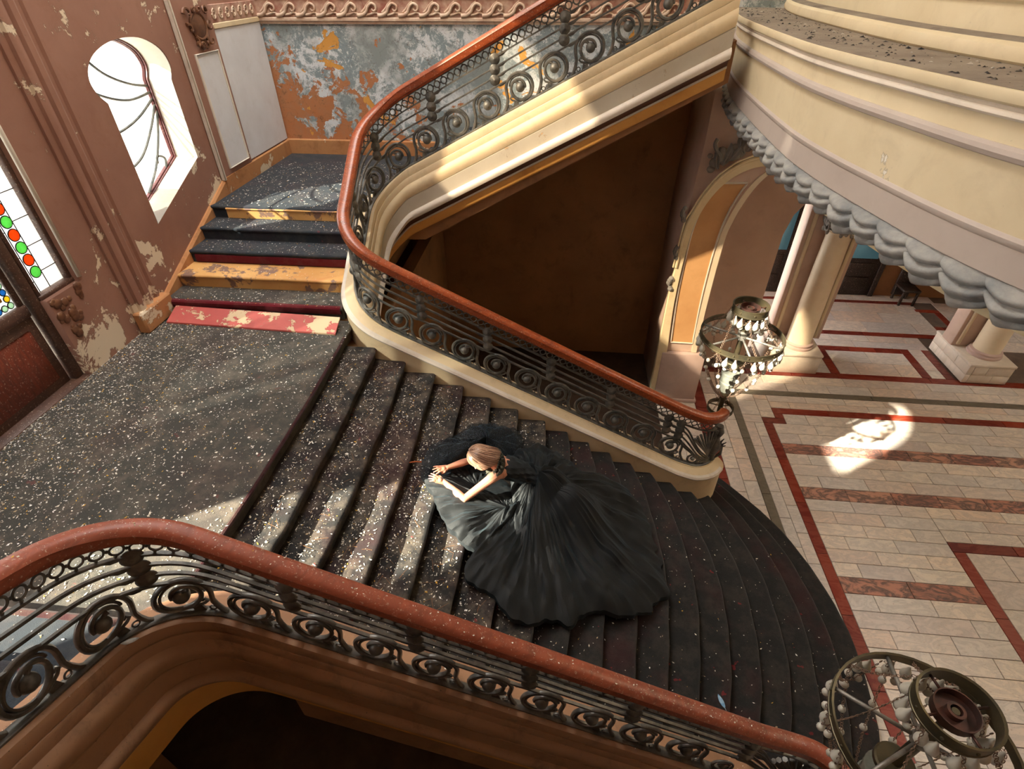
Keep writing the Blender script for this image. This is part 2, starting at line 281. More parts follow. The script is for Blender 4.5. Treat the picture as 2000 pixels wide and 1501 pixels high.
# ------------------------------------------------------------------ mesh helpers
class MB:
    def __init__(s): s.v = []; s.f = []
    def add(s, vs_, fs):
        o = len(s.v); s.v += [tuple(p) for p in vs_]; s.f += [tuple(i + o for i in f) for f in fs]; return s
    def box(s, a, b):
        x0, y0, z0 = a; x1, y1, z1 = b
        return s.add([(x0, y0, z0), (x1, y0, z0), (x1, y1, z0), (x0, y1, z0), (x0, y0, z1), (x1, y0, z1), (x1, y1, z1), (x0, y1, z1)],
                     [(0, 3, 2, 1), (4, 5, 6, 7), (0, 1, 5, 4), (1, 2, 6, 5), (2, 3, 7, 6), (3, 0, 4, 7)])
    def bbox(s, a, b, c=.01):
        """box with a small chamfer on every edge"""
        x0, y0, z0 = a; x1, y1, z1 = b; vs_ = []
        P = []
        for z, i in ((z0, 1), (z0 + c, 0), (z1 - c, 0), (z1, 1)):
            d = c if i else 0
            P.append([(x0 + d + c * (1 - i), y0 + d, z), (x1 - d - c * (1 - i), y0 + d, z), (x1 - d, y0 + d + c * (1 - i), z), (x1 - d, y1 - d - c * (1 - i), z),
                      (x1 - d - c * (1 - i), y1 - d, z), (x0 + d + c * (1 - i), y1 - d, z), (x0 + d, y1 - d - c * (1 - i), z), (x0 + d, y0 + d + c * (1 - i), z)])
        for r in P: vs_ += r
        fs = [tuple(range(7, -1, -1)), tuple(range(24, 32))]
        for r in range(3):
            for i in range(8): fs.append((r * 8 + i, r * 8 + (i + 1) % 8, r * 8 + 8 + (i + 1) % 8, r * 8 + 8 + i))
        return s.add(vs_, fs)
    def grid(s, rows, closed_u=False, closed_v=False, flip=False):
        n, m = len(rows), len(rows[0]); vs_ = [p for r in rows for p in r]; fs = []
        for i in range(n if closed_v else n - 1):
            for j in range(m if closed_u else m - 1):
                a, b, c_, d = i * m + j, i * m + (j + 1) % m, ((i + 1) % n) * m + (j + 1) % m, ((i + 1) % n) * m + j
                fs.append((a, d, c_, b) if flip else (a, b, c_, d))
        return s.add(vs_, fs)
    def tube(s, pts, r, sides=8, closed=False, caps=True, flat=1.0, nrm=None):
        pts = [Vector(p) for p in pts]; n = len(pts); rows = []; prev = None
        for i, p in enumerate(pts):
            a = pts[(i - 1) % n] if (closed or i > 0) else p; b = pts[(i + 1) % n] if (closed or i < n - 1) else p
            t = (b - a).normalized() if (b - a).length > 1e-9 else Vector((0, 0, 1))
            if nrm is not None: u = Vector(nrm) - t * Vector(nrm).dot(t)
            elif prev is None:
                u = Vector((0, 0, 1)) - t * t.z
                if u.length < .1: u = Vector((1, 0, 0)) - t * t.x
            else: u = prev - t * prev.dot(t)
            u.normalize(); prev = u; w_ = t.cross(u)
            rr = r[i] if isinstance(r, (list, tuple)) else r
            rows.append([p + (u * math.cos(q) * flat + w_ * math.sin(q)) * rr for q in [2 * PI * k_ / sides for k_ in range(sides)]])
        o = len(s.v); s.grid(rows, closed_u=True, closed_v=closed)
        if caps and not closed:
            s.f.append(tuple(o + k_ for k_ in range(sides - 1, -1, -1))); s.f.append(tuple(o + (n - 1) * sides + k_ for k_ in range(sides)))
        return s
    def lathe(s, c, prof, seg=20, axis=(0, 0, 1), caps=True):
        ax = Vector(axis).normalized(); u = ax.orthogonal().normalized(); w_ = ax.cross(u); c = Vector(c); rows = []
        for r, h in prof: rows.append([c + ax * h + (u * math.cos(2 * PI * k_ / seg) + w_ * math.sin(2 * PI * k_ / seg)) * r for k_ in range(seg)])
        o = len(s.v); s.grid(rows, closed_u=True)
        if caps:
            if prof[0][0] > 1e-5: s.f.append(tuple(o + k_ for k_ in range(seg - 1, -1, -1)))
            if prof[-1][0] > 1e-5: s.f.append(tuple(o + (len(prof) - 1) * seg + k_ for k_ in range(seg)))
        return s
    def ball(s, c, r, seg=12, rings=7, sc=(1, 1, 1)):
        rows = []
        for i in range(rings + 1):
            a = PI * i / rings - PI / 2
            rows.append([(c[0] + r * sc[0] * math.cos(a) * math.cos(2 * PI * j / seg), c[1] + r * sc[1] * math.cos(a) * math.sin(2 * PI * j / seg), c[2] + r * sc[2] * math.sin(a)) for j in range(seg)])
        return s.grid(rows, closed_u=True)
    def torus(s, c, R_, r, axis=(0, 0, 1), seg=20, sides=6, sc=(1, 1)):
        ax = Vector(axis).normalized(); u = ax.orthogonal().normalized(); w_ = ax.cross(u); c = Vector(c)
        return s.tube([c + (u * math.cos(2 * PI * k_ / seg) * sc[0] + w_ * math.sin(2 * PI * k_ / seg) * sc[1]) * R_ for k_ in range(seg)], r, sides, closed=True)
    def prism(s, poly, d0, d1, fn):
        """poly (a,b) swept between depths d0,d1 ; fn(a,b,d)->xyz"""
        n = len(poly); s.add([fn(a, b, d0) for a, b in poly] + [fn(a, b, d1) for a, b in poly],
                             [tuple(range(n)), tuple(range(2 * n - 1, n - 1, -1))] + [(i, n + i, n + (i + 1) % n, (i + 1) % n) for i in range(n)]); return s
    def mesh(s, name, smooth=False, auto=None):
        me = bpy.data.meshes.new(name); me.from_pydata(s.v, [], s.f); 
        bm = bmesh.new(); bm.from_mesh(me); bmesh.ops.remove_doubles(bm, verts=bm.verts, dist=1e-5)
        bmesh.ops.recalc_face_normals(bm, faces=bm.faces)
        if auto is not None:
            for e in bm.edges:
                if len(e.link_faces) == 2 and e.calc_face_angle(0) > math.radians(auto): e.smooth = False
        bm.to_mesh(me); bm.free()
        if smooth or auto is not None:
            for p in me.polygons: p.use_smooth = True
        me.update(); return me

def plate(name, outer, holes, d0, d1, fn):
    """flat slab with holes: 2D outline (a,b), thickness d0..d1, fn maps to the world"""
    cu = bpy.data.curves.new(name, 'CURVE'); cu.dimensions = '2D'; cu.fill_mode = 'BOTH'; cu.extrude = .5
    for poly in [outer] + holes:
        sp = cu.splines.new('POLY'); sp.points.add(len(poly) - 1); sp.use_cyclic_u = True
        for p, q in zip(sp.points, poly): p.co = (q[0], q[1], 0, 1)
    ob = bpy.data.objects.new(name, cu); dg = bpy.context.evaluated_depsgraph_get()
    col.objects.link(ob); dg.update(); me = bpy.data.meshes.new_from_object(ob.evaluated_get(dg)); col.objects.unlink(ob); bpy.data.objects.remove(ob)
    for v in me.vertices: v.co = Vector(fn(v.co.x, v.co.y, d0 if v.co.z < 0 else d1))
    bm = bmesh.new(); bm.from_mesh(me); bmesh.ops.remove_doubles(bm, verts=bm.verts, dist=1e-5); bmesh.ops.recalc_face_normals(bm, faces=bm.faces); bm.to_mesh(me); bm.free()
    me.materials.clear(); me.name = name; return me

def tag(o, label=None, cat=None, group=None, kind=None):
    if label: o['label'] = label
    if cat: o['category'] = cat
    if group: o['group'] = group
    if kind: o['kind'] = kind
    return o
def root_of(p):
    v = Vector(p.location)
    while p.parent: p = p.parent; v += p.location
    return v
def link(name, me, mat, parent=None, matrix=None):
    o = bpy.data.objects.new(name, me)
    if mat is not None:
        if len(me.materials) == 0: me.materials.append(M[mat] if isinstance(mat, str) else mat)
    col.objects.link(o)
    if matrix is not None: o.matrix_world = matrix
    if parent is not None:
        off = root_of(parent); o.parent = parent
        if matrix is not None: o.matrix_basis = Matrix.Translation(-off) @ matrix
        else: o.location = -off
    return o
def empty(name, loc, label, cat, group=None):
    o = bpy.data.objects.new(name, None); o.empty_display_size = .1; o.location = loc; col.objects.link(o); return tag(o, label, cat, group)
def part(name, mb, mat, parent, smooth=False, auto=35): return link(name, mb.mesh(name, smooth, auto), mat, parent)
def struct(name, mb_or_me, mat, label, cat=None, auto=None):
    me = mb_or_me.mesh(name, False, auto) if isinstance(mb_or_me, MB) else mb_or_me
    o = link(name, me, mat); return tag(o, label, cat or name.split('_')[0], None, 'structure')

def catmull(pts, n=8, closed=False):
    P = [Vector(p) for p in pts]; out = []; m = len(P)
    for i in range(m if closed else m - 1):
        p0 = P[(i - 1) % m] if (closed or i > 0) else P[0]; p1 = P[i]; p2 = P[(i + 1) % m]; p3 = P[(i + 2) % m] if (closed or i < m - 2) else P[-1]
        for k_ in range(n):
            t = k_ / n
            out.append(.5 * ((2 * p1) + (p2 - p0) * t + (2 * p0 - 5 * p1 + 4 * p2 - p3) * t * t + (3 * p1 - p0 - 3 * p2 + p3) * t ** 3))
    if not closed: out.append(P[-1])
    return out
def lerp_keys(keys, x):
    if x <= keys[0][0]: return keys[0][1]
    for (a, va), (b, vb) in zip(keys, keys[1:]):
        if x <= b: return va + (vb - va) * (x - a) / (b - a)
    return keys[-1][1]

class Path:
    def __init__(s, pts, sign=1, ds=.02):
        P = [Vector(p) for p in pts]; L = [0]
        for a, b in zip(P, P[1:]): L.append(L[-1] + (b - a).length)
        s.len = L[-1]; s.sign = sign; n = int(s.len / ds) + 1; s.p = []; j = 0
        for i in range(n + 1):
            d = s.len * i / n
            while j < len(L) - 2 and L[j + 1] < d: j += 1
            t = (d - L[j]) / max(1e-9, L[j + 1] - L[j]); s.p.append(P[j].lerp(P[j + 1], t))
        for _ in range(6): s.p = [s.p[0]] + [(s.p[i - 1] + s.p[i] * 2 + s.p[i + 1]) / 4 for i in range(1, n)] + [s.p[-1]]
        s.n = n
    def at(s, d):
        x = max(0, min(s.n, d / s.len * s.n)); i = min(s.n - 1, int(x)); p = s.p[i].lerp(s.p[i + 1], x - i)
        if d < 0: p = s.p[0] + (s.p[0] - s.p[1]).normalized() * -d
        return p
    def frame(s, d):
        a, b = s.at(max(0, d - .05)), s.at(min(s.len, d + .05)); T = (b - a).normalized()
        N = T.cross(Vector((0, 0, 1))).normalized() * s.sign; B = N.cross(T)
        if B.z < 0: B = -B
        return s.at(d), T, N, B
    def w(s, d, n, h, vert=False):
        p, T, N, B = s.frame(d); return p + N * n + (Vector((0, 0, h)) if vert else B * h)
    def find(s, fn):
        return min((fn(s.at(i * s.len / 2000)), i * s.len / 2000) for i in range(2001))[1]
    def sweep(s, prof, s0, s1, vert=False, step=.06, closed=True):
        m = MB(); n = max(2, int((s1 - s0) / step)); rows = []
        for i in range(n + 1): d = s0 + (s1 - s0) * i / n; rows.append([s.w(d, a, h, vert) for a, h in prof])
        m.grid(rows, closed_u=closed)
        if closed:
            k_ = len(prof); o = 0
            m.f.append(tuple(range(k_ - 1, -1, -1))); m.f.append(tuple(n * k_ + j for j in range(k_)))
        return m
# ================================================================== THE SETTING
HT = 12.0
SUN_OK = True
# ---- outlines on the window wall, as (y, z)
bulge = [(6.02, 5.445), (5.931, 5.546), (5.895, 5.668), (5.952, 5.791), (6.11, 5.90), (6.37, 5.975), (6.679, 5.996), (6.968, 5.958), (7.21, 5.83), (7.299, 5.650), (7.235, 5.504)]
keyhole = [(6.02, 4.10)] + [(p.x, p.y) for p in catmull([(a, b, 0) for a, b in bulge], 4)] + [(7.225, 4.578)]
keyhole_m = [(2 * YC - a, b) for a, b in keyhole]
door_hole = [(2.92, ZL - .05), (4.2, ZL - .05), (4.2, 4.03), (4.65, 4.03), (4.65, 6.7), (2.47, 6.7), (2.47, 4.03), (2.92, 4.03)]
def arched(y0, y1, z0, z1, n=14):
    r = (y1 - y0) / 2; c = (y0 + y1) / 2
    return [(y0, z0), (y1, z0)] + [(c + r * math.cos(PI * i / n), z1 - r + r * math.sin(PI * i / n)) for i in range(n + 1)]
upper_win = arched(5.9, 7.3, 7.1, 9.8)  # unseen windows from here on, placed and sized to cast the sun patches
mid_win = arched(2.5, 4.62, 7.4, 10.4)
near_win = arched(-.25, 1.10, 4.4, 6.85)
near_upper = arched(-.10, .95, 8.6, 10.5)
ocu = [(.45 + .26 * math.cos(2 * PI * i / 16), 11.62 + .26 * math.sin(2 * PI * i / 16)) for i in range(16)]
wl = plate('wall_left', [(-2.75, 0), (9.84, 0), (9.84, HT), (-2.75, HT)], [keyhole, near_win, door_hole, upper_win, mid_win, near_upper, ocu], -5.45, -5.0, lambda a, b, d: (d, a, b))
wall_left = struct('wall_left', wl, 'wall_brown', 'brown painted window wall with flaking patches beside the landing', 'wall')
wb = plate('wall_back', [(-5.45, -.2), (3.95, -.2), (3.95, 2.75), (4.03, 3.12), (4.2, 3.38), (4.45, 3.53), (4.75, 3.6), (13.6, 3.6), (13.6, -.2), (14, -.2), (14, HT), (-5.45, HT)], [],
           9.84, 10.24, lambda a, b, d: (a, d, b))
me = wb; me.materials.append(M['wall_blue']); me.materials.append(M['dark_wall']); me.materials.append(M['arch_pink'])
for p in me.polygons: p.material_index = 0
wall_back = struct('wall_back', wb, None, 'blue and orange peeling plaster wall behind the upper flight', 'wall')
# painted lower zones of the back wall: thin plaster skins
dk = plate('plaster_dado', [(-2.3, 0), (1.93, 0), (1.93, 5.62), (-1.9, 3.72), (-2.3, 3.6)], [], 9.80, 9.84, lambda a, b, d: (a, d, b)); link('plaster_dado', dk, 'dark_wall', wall_back)
pk = plate('pink_dado', [(2.62, -.01), (3.95, -.01), (3.95, 2.75), (4.03, 3.12), (4.2, 3.38), (4.45, 3.53), (4.75, 3.6), (6.2, 3.6), (6.2, 5.0), (2.62, 5.0)], [], 9.79, 9.84, lambda a, b, d: (a, d, b))
link('pink_plaster', pk, 'arch_pink', wall_back)

# ---- other enclosing walls, out of view or in deep shade
struct('wall_front', MB().box((-5.45, -3.15, -.2), (14, -2.75, HT)), 'wall_brown', 'plain plaster wall opposite the peeling wall', 'wall')
struct('wall_right', MB().box((14, -3.15, -.2), (14.4, 13.4, HT)), 'cream_clean', 'cream plaster wall at the end of the lobby', 'wall')
wall_lobby = struct('wall_lobby', MB().box((1.9, 13.0, -.2), (14, 13.4, 4.1)), 'dark_wall', 'dark brown wall at the back of the colonnade', 'wall')
struct('ceiling_colonnade', MB().box((1.9, 10.24, 3.75), (14, 13.4, 4.1)), 'dark_wall', 'low dark ceiling over the colonnade aisle', 'ceiling')
struct('wall_under_stair', MB().box((-2.5, 5.66, 0), (-2.3, 9.78, ZL - .28)), 'dark_wall', 'dark wall closing the space under the corner landing', 'wall')
struct('wall_under_landing', MB().box((-3.6, -2.75, 0), (-3.4, 1.5, ZL - .28)), 'dark_wall', 'dark wall far below the near corner landing', 'wall')
# roof: closed over the lobby, with an unseen gap added over the window side for daylight
struct('ceiling', MB().box((-1.5, -3.15, HT), (9.0, 10.24, HT + .3)), 'cream_clean', 'high plain ceiling above the stair hall', 'ceiling')
struct('ceiling_lobby', MB().box((9.0, -3.15, HT), (14.4, 3.0, HT + .3)).box((9.0, 3.0, HT), (11.0, 10.24, HT + .3)).box((13.2, 3.0, HT), (14.4, 10.24, HT + .3)).box((11.0, 6.8, HT), (13.2, 10.24, HT + .3)), 'cream_clean', 'high lobby ceiling around a square skylight', 'ceiling')  # opening added to bring daylight down on the lobby floor
struct('wall_lantern', MB().box((-5.45, 2.0, HT), (-5.0, 10.24, HT + 2.2)).box((-5.0, 1.7, HT + .3), (-1.5, 2.0, HT + 2.2)), 'cream_clean', 'upstand wall of the roof lantern', 'wall')  # added to keep sun through the roof gap off the balcony end
struct('ceiling_near', MB().box((-5.45, -3.15, HT), (-1.5, 2.0, HT + .3)), 'cream_clean', 'high plain ceiling over the near side of the hall', 'ceiling')  # added over the roof gap so that the near side gets less light

# ================================================================== LOBBY FLOOR
floor = struct('floor', MB().box((-5.45, -2.75, -.2), (14, 13.0, -.012)), 'grout', 'pale marble lobby floor with red borders and joints', 'floor')
tile_meshes = {}
def tile(name, x0, y0, x1, y1, mat, z=0.0):
    w_, h_ = x1 - x0, y1 - y0
    if w_ < .02 or h_ < .02: return
    key = (round(w_, 3), round(h_, 3), mat)
    if key not in tile_meshes:
        g = .004; m = MB(); c_ = .003
        a, b = w_ / 2 - g, h_ / 2 - g
        m.add([(-a, -b, -.012), (a, -b, -.012), (a, b, -.012), (-a, b, -.012), (-a, -b, -c_), (a, -b, -c_), (a, b, -c_), (-a, b, -c_), (-a + c_, -b + c_, 0), (a - c_, -b + c_, 0), (a - c_, b - c_, 0), (-a + c_, b - c_, 0)],
              [(0, 1, 5, 4), (1, 2, 6, 5), (2, 3, 7, 6), (3, 0, 4, 7), (4, 5, 9, 8), (5, 6, 10, 9), (6, 7, 11, 10), (7, 4, 8, 11), (8, 9, 10, 11)])
        me = m.mesh(name); me.materials.append(M[mat]); tile_meshes[key] = me
    o = bpy.data.objects.new(name, tile_meshes[key]); col.objects.link(o); o.parent = floor
    o.location = ((x0 + x1) / 2, (y0 + y1) / 2, z + random.uniform(-.0012, .0012))
def strip(name, x0, y0, x1, y1, mat, seg):
    """a border strip cut into slabs"""
    if (x1 - x0) > (y1 - y0):
        n = max(1, round((x1 - x0) / seg))
        for i in range(n): tile(name, x0 + (x1 - x0) * i / n, y0, x0 + (x1 - x0) * (i + 1) / n, y1, mat)
    else:
        n = max(1, round((y1 - y0) / seg))
        for i in range(n): tile(name, x0, y0 + (y1 - y0) * i / n, x1, y0 + (y1 - y0) * (i + 1) / n, mat)
def field(x0, y0, x1, y1, along='x', row=.23, ln=.66, mat='marble', name='marble_tile'):
    """running bond of slabs"""
    if along == 'x':
        n = max(1, round((y1 - y0) / row)); h = (y1 - y0) / n
        for i in range(n):
            x = x0 - (0 if i % 2 else ln * .5)
            while x < x1 - .03:
                e = min(x1, x + ln)
                if x1 - e < .12: e = x1
                if e > x0 + .03: tile(name, max(x, x0), y0 + h * i, e, y0 + h * (i + 1), mat)
                x = e if e == x1 else x + ln
    else:
        n = max(1, round((x1 - x0) / row)); h = (x1 - x0) / n
        for i in range(n):
            y = y0 - (0 if i % 2 else ln * .5)
            while y < y1 - .03:
                e = min(y1, y + ln)
                if y1 - e < .12: e = y1
                if e > y0 + .03: tile(name, x0 + h * i, max(y, y0), x0 + h * (i + 1), e, mat)
                y = e if e == y1 else y + ln
RS, GS, PS, MT = 'red_border_slab', 'grey_border_slab', 'pink_veined_slab', 'marble_tile'
strip(RS, 3.84, 2.2, 4.00, 7.77, 'marble_red', .95)
strip(RS, 3.84, 7.77, 4.25, 7.93, 'marble_red', .5); strip(RS, 4.09, 7.93, 4.25, 8.05, 'marble_red', .3)
strip(RS, 4.09, 8.05, 10.2, 8.22, 'marble_red', 1.0)
strip(GS, 3.36, 2.2, 3.50, 8.60, 'marble_grey', 1.3); strip(GS, 3.36, 8.60, 10.2, 8.75, 'marble_grey', 1.3)
strip(RS, 2.68, 5.4, 2.90, 9.0, 'marble_red', .9)
strip(RS, 3.0, 9.28, 10.2, 9.46, 'marble_red', .95)
strip(PS, 4.00, 7.00, 10.2, 7.25, 'marble_pink', .72); strip(PS, 4.00, 6.00, 10.2, 6.25, 'marble_pink', .72); strip(PS, 4.00, 4.38, 5.78, 4.63, 'marble_pink', .72)
strip(RS, 5.78, 5.19, 10.2, 5.36, 'marble_red', .95); strip(RS, 5.78, 2.2, 5.95, 5.19, 'marble_red', .95)
strip(RS, 5.62, 9.46, 5.80, 10.50, 'marble_red', .6); strip(RS, 7.40, 9.46, 7.58, 10.50, 'marble_red', .6); strip(RS, 5.62, 10.32, 7.58, 10.50, 'marble_red', .65) if False else strip(RS, 5.80, 10.32, 7.40, 10.50, 'marble_red', .55)
strip(RS, 7.85, 9.46, 8.02, 10.5, 'marble_red', .6)
strip(RS, 4.3, 11.0, 8.62, 11.16, 'marble_red', .9); strip(RS, 8.62, 11.0, 8.80, 11.54, 'marble_red', .54); strip(RS, 8.80, 11.40, 9.12, 11.54, 'marble_red', .4)
strip(RS, 8.96, 11.54, 9.12, 12.2, 'marble_red', .6); strip(RS, 8.55, 12.2, 9.12, 12.34, 'marble_red', .6); strip(RS, 4.3, 12.55, 8.7, 12.68, 'marble_red', .9)
# fields
field(4.00, 2.2, 5.78, 4.38, 'x', .235, .72); field(4.00, 4.63, 5.78, 6.00, 'x', .23, .68)
field(5.95, 2.2, 10.2, 5.19, 'x', .40, .95); field(5.78, 5.36, 10.2, 6.00, 'x', .22, .72)
field(4.00, 6.25, 10.2, 7.00, 'x', .25, .72); field(4.00, 7.25, 10.2, 7.77, 'x', .26, .72); field(4.25, 7.77, 10.2, 8.05, 'x', .28, .8)
field(3.50, 2.2, 3.84, 7.77, 'y', .17, .52); field(3.50, 7.77, 3.84, 8.60, 'y', .34, .42); field(3.84, 7.93, 4.09, 8.60, 'y', .25, .35); field(4.09, 8.22, 10.2, 8.60, 'x', .19, .72)
field(2.90, 5.3, 3.36, 9.28, 'y', .23, .5); field(3.36, 8.75, 10.2, 9.28, 'x', .265, .8)
field(2.0, 8.99, 2.9, 9.28, 'x', .29, .45) if False else None
field(1.95, 5.5, 2.68, 9.0, 'y', .36, .6)
field(5.80, 9.46, 7.40, 10.32, 'x', .43, .8); field(7.58, 9.46, 7.85, 10.5, 'y', .27, .55); field(5.30, 9.46, 5.62, 10.5, 'y', .32, .55)
field(5.30, 10.50, 8.02, 11.0, 'x', .25, .8); field(4.3, 11.16, 8.62, 12.55, 'x', .46, 1.1); field(8.8, 10.6, 10.2, 11.4, 'x', .4, .9); field(9.12, 11.4, 10.2, 12.7, 'x', .42, .9)
field(4.3, 12.68, 9.2, 13.0, 'x', .32, 1.2)
# plain floor slabs below the flights, deep shade painted in as dark brown
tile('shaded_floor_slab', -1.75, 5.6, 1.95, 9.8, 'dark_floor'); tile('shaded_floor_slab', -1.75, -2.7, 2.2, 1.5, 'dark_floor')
for (a, b, c_, d) in [(10.2, 2.2, 14, 13.0), (2.3, -2.7, 14, 2.2), (2.0, 10.3, 4.3, 13.0)]: field(a, b, c_, d, 'x', 1.2, 2.2, 'marble', 'large_floor_slab')

# ================================================================== GREAT STAIR
def nose_x(k_, y):
    """x of nosing k at y: the lower steps bow out"""
    xa = -2.48 + .347 * k_
    sg = .045 if k_ <= 7 else min(.39, .045 + (k_ - 7) * .052)
    rr = (1.655 ** 2 + sg ** 2) / (2 * sg); dy = abs(y - YC)
    return xa - rr + math.sqrt(max(.01, rr * rr - dy * dy))
HALF = 1.675
half_k = {14: 1.72, 15: 1.86, 16: 2.12, 17: 2.42, 18: 2.74}
stair = empty('great_staircase', (0, YC, 0), 'broad carpeted staircase of black worn carpet fanning out to the lobby', 'staircase')
NOSE = [(-.47, 0), (-.045, 0), (-.022, -.003), (-.006, -.014), (0, -.030), (-.006, -.046), (-.02, -.055), (-.034, -.062), (-.036, -R - .02), (-.47, -R - .02)]
def step_mesh(k_):
    m = MB(); rows = []; hw = half_k.get(k_, HALF); n = 30; z = (19 - k_) * R; rnd = random.Random(k_)
    ph = [rnd.uniform(0, 6) for _ in range(4)]
    for i in range(n + 1):
        y = YC - hw + 2 * hw * i / n; x = nose_x(k_, y)
        wob = .006 * math.sin(y * 5 + ph[0]) + .004 * math.sin(y * 13 + ph[1])
        rows.append([(x + dx + (wob if -.05 < dx else 0), y, max(.0, z + dz + (0.004 * math.sin(y * 7 + ph[2]) if -.05 < dx and dz > -.07 else 0))) for dx, dz in NOSE])
    m.grid(rows, closed_u=True); q = len(NOSE)
    m.f.append(tuple(range(q - 1, -1, -1))); m.f.append(tuple(n * q + j for j in range(q)))
    return m
for k_ in range(1, 19): part('step', step_mesh(k_), 'carpet' if k_ < 8 else 'carpet_low', stair, auto=50)
# the landing: same nosing at its lip, flat carpet back to the window wall
m = MB(); rows = []
for i in range(41):
    y = 1.58 + 3.96 * i / 40; hw = min(max(y, YC - HALF), YC + HALF); x = nose_x(0, hw) if abs(y - YC) < HALF else nose_x(0, hw)
    wob = .006 * math.sin(y * 5) + .004 * math.sin(y * 13)
    rows.append([(-5.0, y, ZL)] + [(x + dx + (wob if -.05 < dx else 0), y, ZL + dz) for dx, dz in NOSE[1:-1]] + [(-5.0, y, ZL - R - .02)])
m.grid(rows, closed_u=True); m.f.append(tuple(range(9, -1, -1))); m.f.append(tuple(40 * 10 + j for j in range(10)))
part('landing', m, 'carpet_landing', stair, auto=50)
part('red_carpet_edge', MB().tube([(nose_x(0, y) - .012, y, ZL - .020) for y in [1.9 + 3.3 * i / 40 for i in range(41)]], .0205, 8), 'carpet_maroon', stair)
# soffit that closes the great stair from below
m = MB(); rows = []
for x, z in [(-5.0, ZL - .25), (-2.5, ZL - .25), (2.2, .6), (2.2, .3), (-2.5, ZL - .6), (-5.0, ZL - .6)]: rows.append([(x, 1.62, z), (x, 5.5, z)])
m.grid(rows, closed_v=True); part('soffit', m, 'dark_wall', stair)

# ================================================================== SIDE FLIGHTS up from the landing
SNOSE = [(.42, 0), (.03, 0), (.01, -.004), (0, -.02), (.004, -.036), (.016, -.044), (.018, -R), (.42, -R)]
def side_step(j, mir, x0=-5.0, x1=-2.66, deep=.42):
    y = 5.555 + .379 * j; z = (20 + j) * R; rows = []
    pr = [(deep if dx == .42 else dx, dz) for dx, dz in SNOSE]
    m = MB()
    for i in range(13):
        x = x0 + (x1 - x0) * i / 12; wob = .004 * math.sin(x * 7 + j)
        rows.append([(x, (2 * YC - (y + dx + (wob if dx < .1 else 0))) if mir else y + dx + (wob if dx < .1 else 0), z + dz) for dx, dz in pr])
    m.grid(rows, closed_u=True); q = len(pr); m.f.append(tuple(range(q - 1, -1, -1))); m.f.append(tuple(12 * q + t for t in range(q))); return m
for mir in (False, True):
    root = empty('side_flight', (-3.8, 2 * YC - 6.3 if mir else 6.3, ZL),
                 'short carpeted flight rising towards the near corner, seen through the balusters' if mir else 'five shallow steps with torn carpet rising from landing to corner', 'stairs', 'side flights')
    for j in range(5):
        deep = .42 if j < 4 else 2.71
        mt = ['carpet_landing', 'tread_wood', 'carpet_blue', 'carpet_blue', 'carpet_blue'][j] if not mir else 'carpet_blue'
        s_ = part('step', side_step(j, mir, -5.0, -2.66 if j < 4 else -2.28, deep), mt, root, auto=50)
        sy = (lambda y: 2 * YC - y) if mir else (lambda y: y)
        if j == 0:
            c1 = MB(); y0 = 5.555; z0 = 20 * R
            pr = [(.05, .004), (.01, .004), (-.008, -.012), (-.012, -.055), (-.004, -.085), (.012, -.085), (.012, -.02), (.05, -.006)]
            c1.grid([[(x, sy(y0 + a), z0 + b) for a, b in pr] for x in (-4.97, -4.2, -3.4, -2.68)], closed_u=True); part('red_carpet_lip', c1, 'carpet_maroon' if mir else 'carpet_red', root)
        if j == 2:
            c1 = MB(); y0 = 5.555 + .379 * 2; z0 = 22 * R
            c1.grid([[(x, sy(y0 + a), z0 + b) for a, b in [(.0, -.05), (-.006, -.07), (-.004, -.15), (.016, -.15), (.014, -.05)]] for x in (-4.9, -4.0, -3.2, -2.68)], closed_u=True); part('red_carpet_riser', c1, 'carpet_red', root)
        if j == 4 and not mir:
            c1 = MB(); y0 = 5.555 + .379 * 4; z0 = 24 * R
            c1.grid([[(x, sy(y0 + a), z0 + b) for a, b in [(.004, -.018), (-.014, -.024), (-.016, -.034), (.0, -.042), (-.004, -.16), (.02, -.16), (.02, -.02)]] for x in (-4.75, -4.0, -3.2, -2.68)], closed_u=True); part('bare_wood_riser', c1, 'tread_wood', root)
    # body below the corner landing
    b_ = MB(); ys = sorted((sy(5.6), sy(9.785))); b_.box((-5.0, ys[0], ZL - .25), (-2.62, ys[1], ZL - .02)); part('slab', b_, 'dark_wall', root)
# loose red board leaning on the first riser
bd = MB(); bd.add([(-4.82, 5.535, 3.225), (-2.65, 5.44, 3.225), (-2.64, 5.20, 3.14), (-4.82, 5.28, 3.14), (-4.82, 5.54, 3.243), (-2.65, 5.445, 3.243), (-2.64, 5.205, 3.158), (-4.82, 5.285, 3.158)],
       [(0, 1, 2, 3), (7, 6, 5, 4), (0, 4, 5, 1), (1, 5, 6, 2), (2, 6, 7, 3), (3, 7, 4, 0)])
tag(link('riser_board', bd.mesh('riser_board'), 'board_red'), 'loose red painted board leaning against the lowest corner step', 'board')

